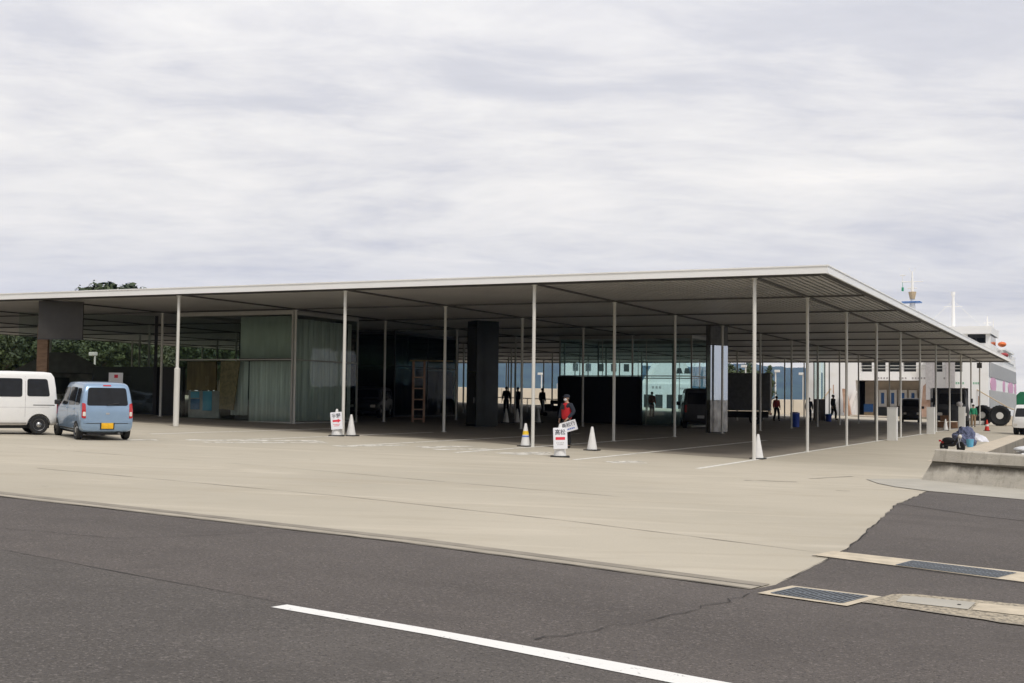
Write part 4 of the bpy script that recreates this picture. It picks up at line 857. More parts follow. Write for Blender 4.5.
# profile across the wall: y away from the road
prof = [(0, -.3), (0, 0), (.17, .43), (.13, .45), (.145, .70), (.17, .725), (.48, .725), (.50, .70), (.50, -.3)]
q = MB(); b = q.b; n_ = 60; rings = []
for k in range(n_+1):
    X = L_*k/n_; r_ = []
    for yy, z in prof:
        xs = X
        if k == 0: xs = max(0, z)*.42
        r_.append(b.verts.new((xs, yy+random.uniform(-.004, .004), z+s_*X+random.uniform(-.003, .003))))
    rings.append(r_)
for A, B2 in zip(rings, rings[1:]):
    for k in range(len(prof)): b.faces.new((A[k], A[(k+1) % len(prof)], B2[(k+1) % len(prof)], B2[k]))
b.faces.new(rings[0]); b.faces.new(rings[-1][::-1])
o = q.build('wall_body', M['seawall'], t)
# bent-down scooter half hidden behind the sea wall, loaded with bundles
x, y = P(952, 452)
t = thing('motorbike', 'small black and red motorbike parked on the quay behind the sea wall', 'motorbike', gl(x, y), R(318)); t.scale = (.74,)*3
for wx in (-.55, .6):
    w_ = bpy.data.objects.new('wheel', None); C.objects.link(w_); w_.parent = t; w_.location = (wx, 0, .26)
    MB().lathe([(.19, -.04), (.26, -.035), (.27, 0), (.26, .035), (.19, .04)], n=24, axis='Y').build('tyre', M['tyre'], w_, smooth=True); q = MB(); q.cyl((0, -.05, 0), (0, .05, 0), .05)
    for k in range(6): a_ = PI*k/3; q.box((.1*math.cos(a_), 0, .1*math.sin(a_)), (.19, .02, .02), 0, 0, -a_)
    q.build('hub', M['rim'], w_)
skin_mesh('frame', [[((-.55, 0, .32), .04), ((-.2, 0, .36), .11), ((.15, 0, .34), .09), ((.38, 0, .62), .06), ((.44, 0, .82), .045)]], M['trim'], t, 1)
MB().sphere((-.24, 0, .56), .24, (1.7, .7, .62)).build('seat', M['blackc'], t, smooth=True); MB().sphere((-.62, 0, .46), .10, (1.2, .8, .7)).build('rear_fairing', M['red'], t, smooth=True); MB().box((-.82, 0, .52), (.05, .14, .09)).build('rear_light', M['red'], t, bevel=.01)
q = MB(); q.cyl((.44, -.3, .9), (.44, .3, .9), .018); q.cyl((.44, 0, .8), (.44, 0, .9), .02); q.build('handlebar', M['trim'], t); q = MB(); q.cyl((.6, -.07, .26), (.46, -.05, .8), .022); q.cyl((.6, .07, .26), (.46, .05, .8), .022); q.build('fork', M['silver'], t)
MB().sphere((.55, 0, .76), .1, (.8, 1, 1)).build('headlight', M['clear'], t, smooth=True)
for k_, (dx, dy, sc_, m_, lab, c_) in enumerate(((P(964.5, 445.5)[0]-x, P(964.5, 445.5)[1]-y, (.78, .7, .95), 'tarpb', 'heap of crumpled blue-grey tarpaulin on the quay beside the small motorbike', 'tarpaulin'), (P(973, 441)[0]-x, P(973, 441)[1]-y, (1.1, .7, .55), 'plastic', 'flapping white plastic sheet lying behind the blue-grey tarpaulin', 'plastic sheet'))):
    q = MB(); q.sphere((0, 0, .0), .58, sc_, 36)
    for v in q.b.verts:
        p = v.co; nz = math.sin(p.x*9+k_)*math.cos(p.y*11)+.6*math.sin(p.z*17+p.x*6)+.5*math.sin(p.y*23+p.x*13); v.co = p*(1+.13*nz+.06*math.sin(p.x*41+p.z*29)*math.sin(p.y*37)); v.co.z = max(-.02, v.co.z+.02) if k_ else max(0, v.co.z+.18)
    o = q.build('tarpaulin' if not k_ else 'plastic_sheet', M[m_], None, smooth=False); o.location = gl(x+dx, y+dy); tag(o, lab, c_)
o = MB().lathe([(.12, 0), (.15, .3), (.155, .31)], n=16).build('bucket', M['poster'], None, smooth=True); o.location = gl(*P(970, 447)); tag(o, 'small blue bucket between the tarpaulin and the quay edge', 'bucket')
o = MB().sphere((0, 0, .62), .16, (.8, .6, 1), 12).sphere((0, 0, .86), .11, (1, 1, 1), 12).sphere((0, 0, .3), .2, (1, .8, 1.5), 12).build('bundle', M['blackc'], None, smooth=True); o.location = gl(*P(961, 444.8)); o.scale = (.8,)*3; tag(o, 'upright dark bundle standing in the heap of blue-grey tarpaulin', 'bundle')
# moored boat in the basin
bp_ = P_at(1021, 447, .0); t = thing('moored_boat', 'white boat lying low in the basin at the right picture edge', 'boat', (bp_.x+.55, bp_.y+.5, -1.7), R(8))
q = MB(); b = q.b; rings = []
for (yy, w_, zt, zb) in ((-3.6, .9, .75, -.1), (-2, 1.1, .75, -.3), (0, 1.15, .8, -.35), (2, .9, .95, -.25), (3.2, .45, 1.15, 0), (3.8, .04, 1.3, .5)):
    rings.append([b.verts.new(p) for p in ((-w_, yy, zt), (-w_*.85, yy, zb+.3), (0, yy, zb), (w_*.85, yy, zb+.3), (w_, yy, zt), (w_*.9, yy, zt+.02), (0, yy, zt+.06), (-w_*.9, yy, zt+.02))])
for A, B2 in zip(rings, rings[1:]):
    for k in range(8): b.faces.new((A[k], A[(k+1) % 8], B2[(k+1) % 8], B2[k]))
b.faces.new(rings[0]); b.faces.new(rings[-1]); q.build('hull', M['boat'], t, smooth=True)
MB().bb(-.7, .7, -1.4, .8, .84, 1.50).build('cabin', M['boat'], t, bevel=.08); MB().bb(-.72, .72, -1.2, .6, 1.15, 1.40).build('windows', M['carglass'], t)
q = MB(); q.sphere((0, -.3, 1.60), 1.0, (.9, 1.35, .16), 24); q.build('cabin_roof', M['boat'], t, smooth=True)

# ------------------------------------------------------------------ tyres by the quay
def big_tyre(label, px, py, d, r, rz):
    x, y = fwd(d, px); t = thing('fender_tyre', label, 'tyre', gl(x, y, r*.99), rz, 'big tyres at the quay edge')
    MB().lathe([(r*.32, -.22*r), (r*.8, -.42*r), (r*.97, -.36*r), (r, 0), (r*.97, .36*r), (r*.8, .42*r), (r*.32, .22*r)], n=32, axis='Y').build('rubber', M['tyre'], t, smooth=True)
    MB().lathe([(r*.22, -.27*r), (r*.33, -.27*r), (r*.33, .27*r), (r*.22, .27*r)], n=28, axis='Y').build('rim_ring', M['white'], t, smooth=True); MB().cyl((0, -.2*r, 0), (0, .2*r, 0), r*.24, n=24).build('hub_plate', M['shipdk'], t)
    q = MB()
    for k in range(20): a_ = 2*PI*k/20; q.box((r*math.cos(a_)*.985, 0, r*math.sin(a_)*.985), (.05, r*.62, .09), 0, 0, -a_)
    q.build('tread', M['tyre'], t)
big_tyre('big black tyre with a white rim standing in front of the pink-blotched hull', 1000, 430, 97, .80, R(4))
big_tyre('big black tyre half hidden left of the white-rimmed one', 983, 430, 99, .78, R(-12))
x0, y0 = fwd(98, 958); x1, y1 = fwd(98, 984); o = MB().bb(0, math.hypot(x1-x0, y1-y0), -.12, .12, 0, .28).build('barrier_beam', M['white'], None, bevel=.02); o.location = gl(x0, y0); o.rotation_euler = (0, 0, math.atan2(y1-y0, x1-x0)); tag(o, 'low white barrier beam on the ground left of the red cone', 'barrier')
x0, y0 = fwd(99, 1004); x1, y1 = fwd(99, 1040); o = MB().bb(0, math.hypot(x1-x0, y1-y0), -.5, .5, 0, .75).build('quay_block', M['brk'], None, bevel=.03); o.location = gl(x0, y0); o.rotation_euler = (0, 0, math.atan2(y1-y0, x1-x0)); tag(o, 'low pale concrete block between the big tyres and the light truck', 'block')

# ------------------------------------------------------------------ ferry at the end of the pier, bow door towards the hall
FY, FXR, FXL = 91.3, -1.2, -16.6
fe = thing('ferry', 'white car ferry with pink blotches on its side and an open bow door', 'ferry', (-8.9, 120, -1.7))
ox, oy, oz = -8.9, 120, -1.7
def fb(q, x0, x1, y0, y1, z0, z1): return q.bb(x0-ox, x1-ox, y0-oy, y1-oy, z0-oz, z1-oz)
L1 = 131.0
q = MB()
fb(q, FXL, -13.4, FY, FY+1.2, -1.9, 4.05); fb(q, -7.35, FXR, FY, FY+1.2, -1.9, 4.05)      # front plates beside the opening
fb(q, FXL, FXR, FY, FY+1.2, 4.052, 4.9)                                                    # band above the opening
fb(q, FXR-.6, FXR, FY+1.202, L1, -1.9, 4.898); fb(q, FXL, FXL+.6, FY+1.202, L1, -1.9, 4.898); fb(q, FXL, FXR, L1+.002, L1+1, -1.9, 4.9)
q.build('hull', M['hull'], fe)
q = MB(); fb(q, FXL+.61, FXR-.61, FY+.3, L1-.01, -.9, .25); q.build('car_deck', M['shipin'], fe)
q = MB(); fb(q, FXL+.61, FXR-.61, FY+1.21, L1-.01, 4.2, 4.88); q.build('upper_deck', M['hull'], fe)
q = MB(); fb(q, -13.39, -7.36, FY+5.3, FY+5.5, .26, 4.1); q.build('inner_bulkhead', M['shipin'], fe)
for k in range(4): q = MB(); fb(q, -12.0+k*.98, -11.2+k*.98, FY+4.9, FY+5.1, 1.5, 3.2); o = q.build('locker', M['hull'], fe); q = MB(); fb(q, -11.75+k*.98, -11.45+k*.98, FY+4.86, FY+4.895, 1.8, 2.9); q.build('blue_stripe', M['shipblue'], o)
q = MB(); fb(q, -12.2, -8.2, FY+4.7, FY+5.6, .26, 1.45); q.build('machinery_and_shadow', M['shipdk'], fe)  # dark block: machinery, plus vehicle shadows put in as solid dark colour
q = MB(); fb(q, -13.2, -12.3, FY+3.4, FY+3.5, .95, 1.75); q.build('blue_board', M['shipblue'], fe); q = MB(); fb(q, -13.2, -12.3, FY+3.4, FY+3.5, .27, .93); q.build('tan_board', M['buff'], fe)
# open gallery: windows as posts and rails
q = MB(); 
xs = [-13.0, -11.55, -10.1, -8.6, -8.0, -6.5, -5.9, -4.5, -3.9, -2.9]
fb(q, FXL, -12.95, FY, FY+1, 4.902, 7.0)
for a_, b_ in ((-11.85, -11.6), (-10.55, -10.3), (-9.2, -8.95), (-7.7, -6.6), (-5.3, -4.6), (-3.5, FXR)): fb(q, a_, b_, FY, FY+1, 4.902, 6.5)
fb(q, -12.95, FXR, FY, FY+1, 6.502, 7.0); q.build('gallery_wall', M['hull'], fe)
q = MB(); fb(q, -12.94, FXR-.02, FY+1.4, FY+1.6, 4.902, 6.9); q.build('gallery_glass', M['shipdk'], fe)
q = MB()
for z in (5.15, 5.45): fb(q, -12.9, -3.52, FY-.04, FY-.005, z, z+.05)
q.build('railing', M['white'], fe)
q = MB()
for x0, n_ in ((-11.3, 4), (-9.3, 3), (-8.1, 5), (-5.2, 4)):
    for k in range(n_): fb(q, x0+k*.27, x0+k*.27+.16, FY-.012, FY-.002, 4.18, 4.36)
q.build('port_marks', M['greyp'], fe)
# ramp guide towers and ramp arms
for x0, z1 in ((-6.7, 6.3), (-4.9, 6.3)): q = MB(); fb(q, x0, x0+.75, FY-.9, FY-.02, 2.2, z1); q.build('guide_tower', M['greyp'], fe)
q = MB(); q.prism([(-14.2-ox, 1.4), (-13.5-ox, 1.4), (-14.15-ox, 4.9), (-14.5-ox, 4.9)], FY-1.1-oy, FY-.5-oy); q.build('ramp_arm', M['ramp_'], fe)
q = MB(); q.prism([(-7.3-ox, 1.6), (-5.8-ox, 2.4), (-6.6-ox, 5.6), (-7.0-ox, 5.2)], FY-.5-oy, FY-.1-oy); q.build('ramp_arm', M['ramp_'], fe)
q = MB(); q.prism([(-14.7-ox, 1.5), (-14.3-ox, 1.5), (-13.2-ox, 4.6), (-13.5-ox, 4.8)], FY-.45-oy, FY-.1-oy); q.build('ramp_arm', M['hull'], fe)
q = MB(); b = q.b; q.quad((-13.3-ox, FY+.28-oy, 1.98), (-7.4-ox, FY+.28-oy, 1.98), (-7.6-ox, FY-4.6-oy, gz(-8, 86.7)+1.74), (-13.1-ox, FY-4.6-oy, gz(-13, 86.7)+1.74)); o = q.build('bow_ramp', M['shipin'], fe); sm = o.modifiers.new('t', 'SOLIDIFY'); sm.thickness = .12
for x0, n_ in ((-4.3, 5), (-2.55, 3)):
    q = MB()
    for k in range(n_): fb(q, x0+k*.2, x0+k*.2+.14, FY-.014, FY-.002, 3.72, 3.92)
    q.build('green_lettering', M['greent'], fe)
# side: grey lattice, pink blotches
q = MB(); fb(q, FXR+.002, FXR+.06, FY+1.0, L1-.5, 4.45, 5.85); q.build('upper_lattice', M['lattice'], fe)
q = MB(); fb(q, FXR+.002, FXR+.06, FY+1.2, L1-.5, 1.55, 3.2); q.build('lower_lattice', M['lattice'], fe)
k = FY+1.6
while k < L1-1:
    q = MB(); fb(q, FXR+.061, FXR+.11, k, k+.12, 1.5, 3.25); q.build('mullion', M['white'], fe)
    q = MB(); fb(q, FXR+.061, FXR+.09, k, k+.07, 4.46, 5.84); q.build('mullion', M['white'], fe); k += 1.3
for yc, rw in ((FY+5.5, 3.4), (FY+19.5, 1.5), (FY+30, 4.2), (FY+38, 1.5)):
    pts = [(yc+rw*math.cos(2*PI*i/28)-oy, 3.9+1.05*math.sin(2*PI*i/28)*(1 if math.sin(2*PI*i/28) < 0 else .58)-oz) for i in range(28)]; MB().prism(pts, FXR+.004-ox, FXR+.05-ox, 'X').build('pink_blotch', M['pink'], fe)
q = MB(); fb(q, FXR-.6, FXR-.02, FY+1.002, L1, 5.0-.098, 6.35); fb(q, FXL, FXL+.58, FY+1.002, L1, 4.902, 6.35); q.build('side_wall', M['hull'], fe)
q = MB(); fb(q, FXL, FXR, FY+1.6, L1, 6.352, 6.6); q.build('top_deck', M['hull'], fe)
for k in range(3): q = MB(); fb(q, FXR-.05, FXR+.07, FY+3+k*9, FY+3.2+k*9, .2, 1.5); q.build('red_draught_mark', M['redc'], fe)
# wheelhouse
wh0, wh1 = -8.8, -1.25
q = MB(); fb(q, wh0, wh1, FY+3.0, FY+11, 6.602, 7.75); fb(q, wh0-.1, wh1+.15, FY+2.4, FY+11.4, 8.62, 9.35)
for x0, x1 in ((wh0, -3.3), (-1.65, wh1)): fb(q, x0, x1, FY+3.02, FY+3.6, 7.752, 8.618)
fb(q, wh0, -8.0, FY+3.62, FY+10.98, 7.752, 8.618); q.build('wheelhouse', M['hull'], fe)
q = MB(); fb(q, -3.28, -1.67, FY+3.2, FY+3.3, 7.76, 8.61); fb(q, wh1-.06, wh1-.02, FY+3.62, FY+9.9, 7.76, 8.6); q.build('wheelhouse_glass', M['carglass'], fe)
q = MB(); fb(q, -3.29, -1.66, FY+3.12, FY+3.19, 8.25, 8.6); fb(q, -2.6, -2.5, FY+3.1, FY+3.17, 7.76, 8.24); q.build('window_bars', M['trim'], fe)
# afterdeck with life rafts
q = MB(); fb(q, -9, FXR+.1, FY+16, L1-4, 6.602, 7.0); fb(q, -5, FXR+.2, FY+19, L1-6, 7.75, 7.95); fb(q, FXR-.3, FXR-.1, L1-8, L1-7.6, 7.0, 7.749); fb(q, FXR-.2, FXR+.0, FY+19.2, FY+19.5, 7.0, 7.748); q.build('afterdeck_house', M['hull'], fe)
for y_, z_, m_ in ((FY+12.5, 8.05, 'orangeb'), (FY+15.5, 7.05, 'redc')):
    MB().sphere((FXR+.35-ox, y_-oy, z_-oz), .5, (.85, 1.6, .55), 16).build('lifeboat', M[m_], fe, smooth=True)
# deck railings, mooring lines, rust-stained scuppers
for zt in (7.0, 7.3, 7.6): q = MB(); q.cyl((FXR-.05-ox, FY+11.5-oy, zt-oz), (FXR-.05-ox, L1-.5-oy, zt-oz), .03, n=6); q.build('side_rail', M['white'], fe)
for k in range(14): q = MB(); q.cyl((FXR-.05-ox, FY+11.6+k*2.1-oy, 6.6-oz), (FXR-.05-ox, FY+11.6+k*2.1-oy, 7.6-oz), .035, n=6); q.build('rail_post', M['white'], fe)
for x0, x1 in ((-2.2, 3.4), (-15.8, -17.5)): q = MB(); q.tube([(x0-ox, FY-.02-oy, 3.2-oz), ((x0+x1)/2-ox, FY-2-oy, 1.6-oz), (x1-ox, FY-4-oy, .5-oz)], .05, n=6); q.build('mooring_line', M['buff'], fe)
for x0, z0, h0 in ((-14.6, 2.5, 1.6), (-6.0, 1.9, 1.1), (-3.4, 3.4, 1.9), (-2.1, 2.6, 1.0), (-15.6, 3.6, .9)): q = MB(); fb(q, x0, x0+.10, FY-.008, FY-.002, z0-h0, z0); q.build('rust_streak', M['ramp_'], fe)
# masts
def lat(depth, px, z): x, y = fwd(depth, px); return Vector((x-ox, y-oy, z-oz))
p = lat(134, 913, 0); px_, py_ = p.x, p.y; Z = lambda z: z-oz
q = MB(); q.cyl((px_, py_, Z(6.6)), (px_, py_, Z(12.6)), .5, .3); q.cyl((px_, py_, Z(12.75)), (px_, py_, Z(16.0)), .2, .08); q.cyl((px_-1.1, py_, Z(14.9)), (px_+1.1, py_, Z(14.9)), .06); q.cyl((px_-1.0, py_, Z(14.9)), (px_-1.0, py_, Z(15.7)), .04); q.cyl((px_-1.25, py_, Z(15.6)), (px_-.7, py_, Z(15.6)), .06)
for a_ in (-.25, .25): q.cyl((px_+a_*.6, py_, Z(15.9)), (px_+a_*1.3, py_, Z(16.4)), .03)
q.cyl((px_-.5, py_, Z(14.2)), (px_+.5, py_, Z(14.2)), .05); q.build('radar_mast', M['hull'], fe)
q = MB(); q.bb(px_-1.0, px_+.9, py_-.8, py_+.8, Z(12.62), Z(12.74)); q.build('mast_platform', M['shipblue'], fe); q = MB(); q.cyl((px_, py_, Z(13.0)), (px_, py_, Z(13.8)), .26, .42); q.build('mast_base', M['buff'], fe)
q = MB(); q.lathe([(.12, 0), (.12, .4)], c=(px_-1.0, py_, Z(13.9)), n=10); q.cyl((px_-1.0, py_, Z(14.3)), (px_-1.0, py_, Z(14.9)), .02); q.build('green_lamp', M['greenc'], fe)
p = lat(128, 954, 0); q = MB(); q.cyl((p.x, p.y, Z(9.3)), (p.x, p.y, Z(13.2)), .2, .13); q.cyl((p.x, p.y, Z(12.9)), (p.x, p.y, Z(13.3)), .2); q.cyl((p.x-.9, p.y, Z(11.8)), (p.x+.9, p.y, Z(11.8)), .03)
for dx in (-3.4, 3.3): q.cyl((p.x, p.y, Z(12.4)), (p.x+dx, p.y, Z(9.2)), .018, n=5)
q.build('aft_mast', M['hull'], fe)
p = lat(124, 988, 0); q = MB(); q.cyl((p.x, p.y, Z(9.3)), (p.x, p.y, Z(10.6)), .14, .06); q.cyl((p.x-.35, p.y, Z(9.9)), (p.x+.35, p.y, Z(9.9)), .04); q.cyl((p.x+.55, p.y, Z(9.3)), (p.x+.55, p.y, Z(10.3)), .04); q.build('signal_mast', M['hull'], fe)

# second ship moored further left, seen through the teal glass
x0, y0 = fwd(150, 560); x1, y1 = fwd(150, 694); dv = Vector((x1-x0, y1-y0)); L2 = dv.length
f2 = thing('passenger_ship', 'white ship with dark slanted bridge windows moored behind the teal glass pavilion', 'ship', (x0, y0, -1.7), math.atan2(dv.y, dv.x)); oz2 = 1.7
q = MB(); q.bb(0, L2*.985, 0, 9, -.2+0, 5.6); q.build('hull', M['hull'], f2)
q = MB(); q.prism([(.4, 5.602), (L2*.62, 5.602), (L2*.62, 9.6), (.4, 9.6)], .3, 8.7); q.prism([(L2*.66, 5.602), (L2*.985, 5.602), (L2*.985, 6.6), (L2*.93, 8.6), (L2*.84, 8.9), (L2*.76, 8.5)], .2, 8.6); q.build('superstructure', M['hull'], f2)
for k in range(5): MB().bb(L2*(.10+.095*k), L2*(.14+.095*k), .285, .298, 7.0, 7.9).build('window', M['shipdk'], f2)
for xa in (.872, .93): MB().prism([(L2*xa, 6.85), (L2*(xa+.048), 6.85), (L2*(xa+.035), 7.5), (L2*(xa+.008), 7.5)], .18, .198).build('bridge_window', M['shipdk'], f2)
q = MB()
for k in range(7): q.bb(L2*.89+k*.19, L2*.89+k*.19+.12, -.012, -.002, 5.3-.35, 5.5-.35)
for k in range(3): q.bb(L2*.69+k*.42, L2*.69+k*.42+.25, -.012, -.002, 5.0, 5.3)
q.build('lettering', M['greyp'], f2)
for k in range(4): MB().bb(L2*(.63+.085*k), L2*(.685+.085*k), -.02, -.003, 2.3, 4.3).build('door', M['shipdk'], f2)
MB().bb(.0, L2*.985, -.05, -.003, .5, 1.6).build('fender_band', M['lattice'], f2)

# ------------------------------------------------------------------ breakwaters, lamps, far trees
def wall_seg(label, pxa, da, pxb, db, ztop, th=1.2):
    x0, y0 = fwd(da, pxa); x1, y1 = fwd(db, pxb); L_ = math.hypot(x1-x0, y1-y0); t = thing('breakwater', label, 'breakwater', (x0, y0, -1.7), math.atan2(y1-y0, x1-x0))
    MB().bb(0, L_, 0, th, -2, ztop+1.7).build('wall', M['brk'], t, bevel=.04); q = MB()
    k = 3.
    while k < L_: q.bb(k, k+.06, -.012, 0.2, .5, ztop+1.66); k += 3.7
    q.build('joints', M['gutter'], t); return t
wall_seg('high pale concrete breakwater behind the dim figures at the railing', 440, 122, 562, 128, 2.9)
wall_seg('low pale concrete breakwater right of the dark box truck', 700, 112, 822, 118, 2.05)
def lamp(label, px, d, h, arm=-1):
    x, y = fwd(d, px); t = thing('street_lamp', label, 'street lamp', gl(x, y)); MB().cyl((0, 0, 0), (0, 0, h), .075, .06).build('pole', M['white'], t, smooth=True); MB().box((arm*.16, 0, h+.02), (.48, .34, .24), yaw*-1*0).build('lamp_head', M['white'], t, bevel=.03); return t
lamp('white lamp post with a box head before the hills, right of the dark box truck', 776, 122, 4.05, 1)
lamp('thin white lamp post just left of the person in navy', 803.5, 123, 3.9, -1)
lamp('white lamp post behind the lone dim figure at the railing', 542, 134, 3.1, -1)
lamp('white lamp with a box head showing over the dark box truck', 746, 116, 4.3, -1)
lamp('white lamp post above the long black wall', 95, 84, 2.9, -1)
lamp('dim white lamp post inside the dark hall beside the tan reflection stand-in', 397, 74, 3.0, -1)
x, y = fwd(110, 815); t = thing('white_post', 'broad white mast-like post between the navy figure and a dark column', 'post', gl(x, y)); MB().bb(-.5, .5, -.4, .4, 0, 7.2).build('shaft', M['hull'], t, bevel=.05); MB().bb(-.6, .6, -.5, .5, 0, .3).build('foot', M['greyp'], t)
x, y = fwd(92, 822); t = thing('glass_booth', 'slim pale glass booth with grey lower panels left of the person in black', 'booth', gl(x, y), R(-12)); q = MB()
for sx in (-.42, .42):
    for sy in (-.4, .4): q.bb(sx-.03, sx+.03, sy-.03, sy+.03, 0, 4.3)
q.bb(-.45, .45, -.43, .43, 4.3, 4.36); q.build('frame', M['trim'], t); MB().bb(-.39, .39, -.41, -.40, .03, 1.6).build('panel', M['greyp'], t); MB().bb(-.39, .39, -.41, -.40, 1.62, 4.28).build('pane', M['teal'], t)

# trees
def crown_mesh(seed, rx, rz_, n_cl, leaf_n, lsize, conic=False):
    rnd = random.Random(seed); b = bmesh.new(); clumps = []
    for k in range(n_cl):
        while True:
            p = Vector((rnd.uniform(-1, 1), rnd.uniform(-1, 1), rnd.uniform(-1, 1)))
            if .25 < p.length < 1: break
        if conic: s_ = max(.12, 1-(p.z+1)/2*.92); p.x *= s_; p.y *= s_
        clumps.append((Vector((p.x*rx, p.y*rx, p.z*rz_)), rnd.uniform(.16, .34)*rx))
    for c, cr in clumps:
        mi = 1 if rnd.random() < .35 else 0
        for k in range(leaf_n):
            d = Vector((rnd.gauss(0, 1), rnd.gauss(0, 1), rnd.gauss(0, .8))).normalized()*cr*rnd.uniform(.55, 1.05); p = c+d
            nrm = (d.normalized()+Vector((rnd.uniform(-.7, .7), rnd.uniform(-.7, .7), rnd.uniform(-.2, .9)))).normalized(); u_ = nrm.orthogonal().normalized(); v_ = nrm.cross(u_); a_ = rnd.uniform(0, 6.28)
            u2 = u_*math.cos(a_)+v_*math.sin(a_); v2 = nrm.cross(u2); s_ = lsize*rnd.uniform(.6, 1.3)
            vs = [b.verts.new(p+u2*s_), b.verts.new(p+v2*s_*.45), b.verts.new(p-u2*s_), b.verts.new(p-v2*s_*.45)]; f = b.faces.new(vs); f.material_index = mi
    me = bpy.data.meshes.new('crown'); b.to_mesh(me); b.free(); me.materials.append(M['leaf']); me.materials.append(M['leaf2']); return me
def trunk_mesh(h, r):
    q = MB(); q.cyl((0, 0, 0), (0, 0, h), r, r*.45, n=8)
    for k in range(5): a_ = k*2.4; z = h*(.45+.1*k); q.cyl((0, 0, z), (math.cos(a_)*h*.28, math.sin(a_)*h*.28, z+h*.25), r*.4, r*.12, n=6)
    me = bpy.data.meshes.new('trunk'); bmesh.ops.recalc_face_normals(q.b, faces=q.b.faces); q.b.to_mesh(me); q.b.free(); me.materials.append(M['bark']); return me
CR = [crown_mesh(s, 3.4, 3.0, 60, 55, .26) for s in (1, 2, 3)]; TR = trunk_mesh(5.0, .26)
CRd = crown_mesh(21, 3.0, 2.4, 85, 110, .30)
CRf = crown_mesh(9, 1.7, 3.2, 50, 60, .16, True)
def tree(label, loc, sc_, v=0, group=None, cr=None, zc=5.4):
    t = thing('tree', label, 'tree', loc, random.uniform(0, 6), group)
    o = bpy.data.objects.new('crown', cr or CR[v]); C.objects.link(o); o.parent = t; o.location = (0, 0, zc); o2 = bpy.data.objects.new('trunk', TR); C.objects.link(o2); o2.parent = t; t.scale = sc_ if isinstance(sc_, tuple) else (sc_,)*3; return t
# wooded hillside beyond the left edge of the roof
def hillz(x, y):
    # distance behind the left edge line
    d = max(0., -x-66)/60.; s_ = min(1, d); s_ = s_*s_*(3-2*s_)
    fall = 1/(1+math.exp((y-72)/13.)); return 1.8+s_*(9.0+2.0*max(0,min(1,(x+150)/60)))*fall + 1.1*math.sin(x*.07+y*.05)*min(1, s_*2)
b = bmesh.new(); nx, ny = 34, 40; G = {}
for i in range(nx+1):
    for k in range(ny+1):
        x = -66-i*6; y = -120+k*5.6; G[i, k] = b.verts.new((x, y, hillz(x, y)-(.15 if i == 0 else 0)))
for i in range(nx):
    for k in range(ny): b.faces.new((G[i, k], G[i, k+1], G[i+1, k+1], G[i+1, k]))
me = bpy.data.meshes.new('hillside'); b.to_mesh(me); b.free(); me.materials.append(M['soil']); o = bpy.data.objects.new('hillside', me); C.objects.link(o); struct(o)
gt = 'trees covering the hillside behind the hall'
rnd = random.Random(5); cnt = 0
for px in range(-70, 462, 11):
    for row in range(4):
        d0 = 96+row*13+rnd.uniform(-4, 4)
        x, y = fwd(d0, px+rnd.uniform(-6, 6))
        if x > -58: continue
        if y > 82: continue
        s_ = rnd.uniform(.75, 1.05)*(1.0 if row else .8); zb_ = hillz(x, y)-.3 if x < -66 else gz(x, y); s_ = min(s_, (1.53+86/FPX*d0-zb_)/10.2)
        if s_ < .3: continue
        tree('leafy green tree on the wooded hillside behind the hall', (x, y, hillz(x, y)-.3 if x < -66 else gz(x, y)), (s_, s_, s_*rnd.uniform(.8, 1.1)), rnd.randrange(3), gt); cnt += 1
print('hill trees', cnt)
# taller crown standing above the roof line
for px, s_, v_, lab in ((97, 1.05, 1, 'tall tree whose crown stands above the roof edge at the left, left one'), (113, 1.15, 0, 'tall tree whose crown stands above the roof edge at the left, highest one'), (130, 1.05, 2, 'tall tree whose crown stands above the roof edge at the left, right-hand one')):
    x, y = fwd(118, px); zt = 1.53+{97: 111, 113: 115.5, 130: 112.5}[px]/FPX*118; tree(lab, (x, y, max(hillz(x, y)-.4, 0)), (s_, s_, (zt-hillz(x, y))/8.3), v_, cr=CRd, zc=5.9)
x, y = fwd(124, 739); tree('round green tree showing above the dark box truck', (*gl(x, y),), (.62, .62, .58), 0)
x, y = fwd(110, 770); tree('narrow green tree right of the dark box truck', (*gl(x, y),), (.55, .55, .52), 0, None, CRf)
# added wooded slopes, unseen behind the photographer: block low sky light, mirror in the glass
b = bmesh.new(); G = {}; NA, NR = 90, 10
for i in range(NA+1):
    az = R(118+i*190/NA)
    for k in range(NR+1):
        rr = 75+k*16+8*math.sin(i*.35); hh = 46*(1-math.exp(-k/3.2))*(.72+.28*math.sin(i*.19+.6))*min(1, i/8., (NA-i)/14.)+ (2.2*math.sin(i*1.9+k*2.3) if k else 0)
        G[i, k] = b.verts.new((8+rr*math.sin(az), -34+rr*math.cos(az), max(-.3, gz(8+rr*math.sin(az), -34+rr*math.cos(az))-.2)+hh))
for i in range(NA):
    for k in range(NR): b.faces.new((G[i, k], G[i, k+1], G[i+1, k+1], G[i+1, k]))
me = bpy.data.meshes.new('added_slope'); b.to_mesh(me); b.free(); me.materials.append(M['mount2']); o = bpy.data.objects.new('added_slope', me); C.objects.link(o); struct(o)
for p in me.polygons: p.use_smooth = True
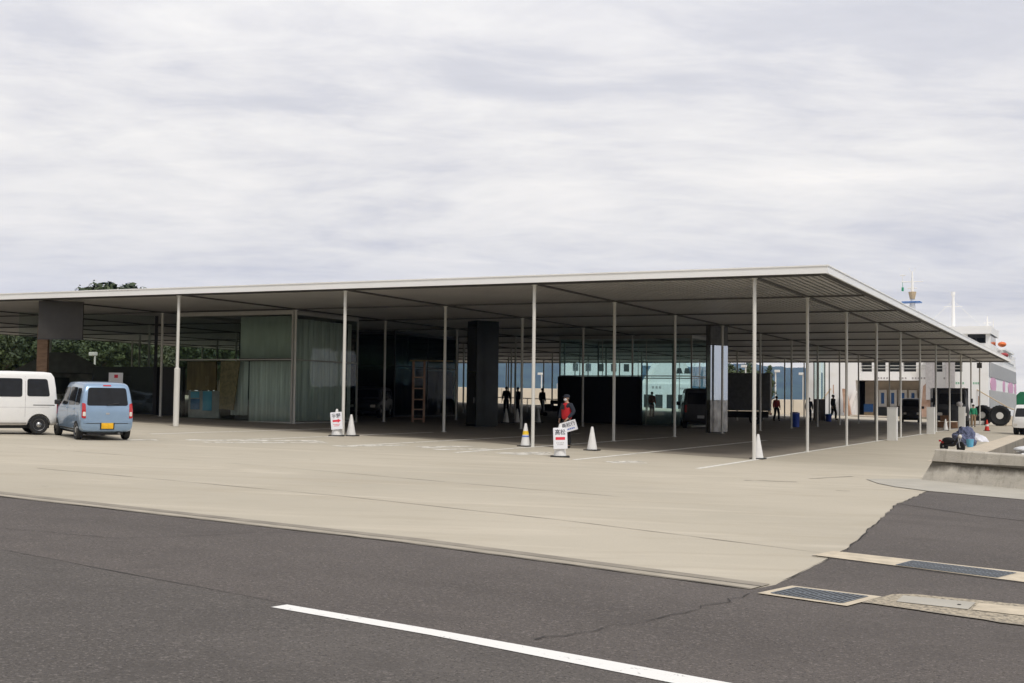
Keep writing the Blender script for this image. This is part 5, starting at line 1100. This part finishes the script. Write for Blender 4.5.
# small tiled roof house by the pillar, rocks
x, y = fwd(62, 60); t = thing('garden_house', 'small grey tiled roof shelter with stone walls behind the white van', 'shelter', gl(x, y), R(48))
MB().bb(-1.6, 1.6, -1.2, 1.2, 0, 1.6).build('wall', M['rock'], t); MB().prism([(-2.3, 1.62), (2.3, 1.62), (1.9, 1.85), (.5, 2.6), (-.5, 2.6), (-1.9, 1.85)], -1.7, 1.7).build('roof', M['rooftile'], t); MB().bb(-.4, .4, -1.22, -1.201, 0, 1.4).build('door', M['dark'], t)
rr_ = None
for k, (px, d, s_) in enumerate(((56, 55, .55), (63, 54, .4), (70, 56, .6), (50, 56, .45))):
    x, y = fwd(d, px); q = MB(); q.sphere((0, 0, .5), 1, (1, .8, .8), 14)
    for v in q.b.verts: v.co *= 1+.12*math.sin(v.co.x*5+k)*math.cos(v.co.y*6+v.co.z*4)
    o = q.build('boulder', M['rock'], None); o.location = gl(x, y); o.scale = (s_,)*3; tag(o, ['grey boulder low between the white van and the blue car, second from the left', 'smallest grey boulder, low between the white van and the blue car', 'grey boulder nearest the blue car, rightmost of the row', 'grey boulder just behind the white van, leftmost of the row'][k], 'boulder', 'boulders between the van and the car')

# far island hills across the sea
def island(name, pts, d, thick):
    """pts: (px, elevation above the sea in m) along the ridge, at distance d"""
    b = bmesh.new(); rows = []; N_ = 260; M_ = 14; px0, px1 = pts[0][0], pts[-1][0]; rn = random.Random(3)
    for k in range(N_+1):
        px = px0+(px1-px0)*k/N_; h = 0
        for (a, ha), (c_, hc) in zip(pts, pts[1:]):
            if a <= px <= c_: u_ = (px-a)/(c_-a); u_ = u_*u_*(3-2*u_); h = ha+(hc-ha)*u_
        col_ = []
        for m_ in range(M_+1):
            w_ = m_/M_; dd = d-thick+2*thick*w_; x, y = fwd(dd, px); hh_ = h*math.sin(PI*w_)**.8 if 0 < w_ < 1 else 0
            hh_ += (math.sin(px*.11+m_*1.3)*5+math.sin(px*.37+m_*2.1)*2.5+math.sin(px*.9+m_)*1.2)*(hh_/max(h, 1)) ; col_.append(b.verts.new((x, y, -4+hh_)))
        rows.append(col_)
    for A, B2 in zip(rows, rows[1:]):
        for m_ in range(M_): b.faces.new((A[m_], B2[m_], B2[m_+1], A[m_+1]))
    me = bpy.data.meshes.new(name); b.to_mesh(me); b.free(); me.materials.append(M['mount']); o = bpy.data.objects.new(name, me); C.objects.link(o)
    for p in me.polygons: p.use_smooth = True
    return struct(o)
D = 5200; k_ = D/FPX
island('island_hills', [(380, 150), (460, 190), (540, 185), (620, 165), (690, 155), (720, 165), (750, 172), (800, 155), (860, 118), (960, 60), (1100, 10)], D, 900)
# haze: the air over the strait
hz = bmesh.new(); bmesh.ops.create_cube(hz, size=1, matrix=Matrix.Translation((0, 0, 398)) @ Matrix.Diagonal((14400, 14400, 804, 1))); me = bpy.data.meshes.new('haze'); hz.to_mesh(me); hz.free()
o = bpy.data.objects.new('haze', me); C.objects.link(o); o.location = (0, 0, 0); o['kind'] = 'stuff'
m = bpy.data.materials.new('haze_air'); m.use_nodes = True; n = m.node_tree.nodes; l = m.node_tree.links; n.clear(); out = n.new('ShaderNodeOutputMaterial'); pv = n.new('ShaderNodeVolumePrincipled')
pv.inputs['Color'].default_value = (.20, .40, 1, 1); pv.inputs['Density'].default_value = HAZE = .65e-4; pv.inputs['Anisotropy'].default_value = .0; l.new(pv.outputs[0], out.inputs[1]); me.materials.append(m)
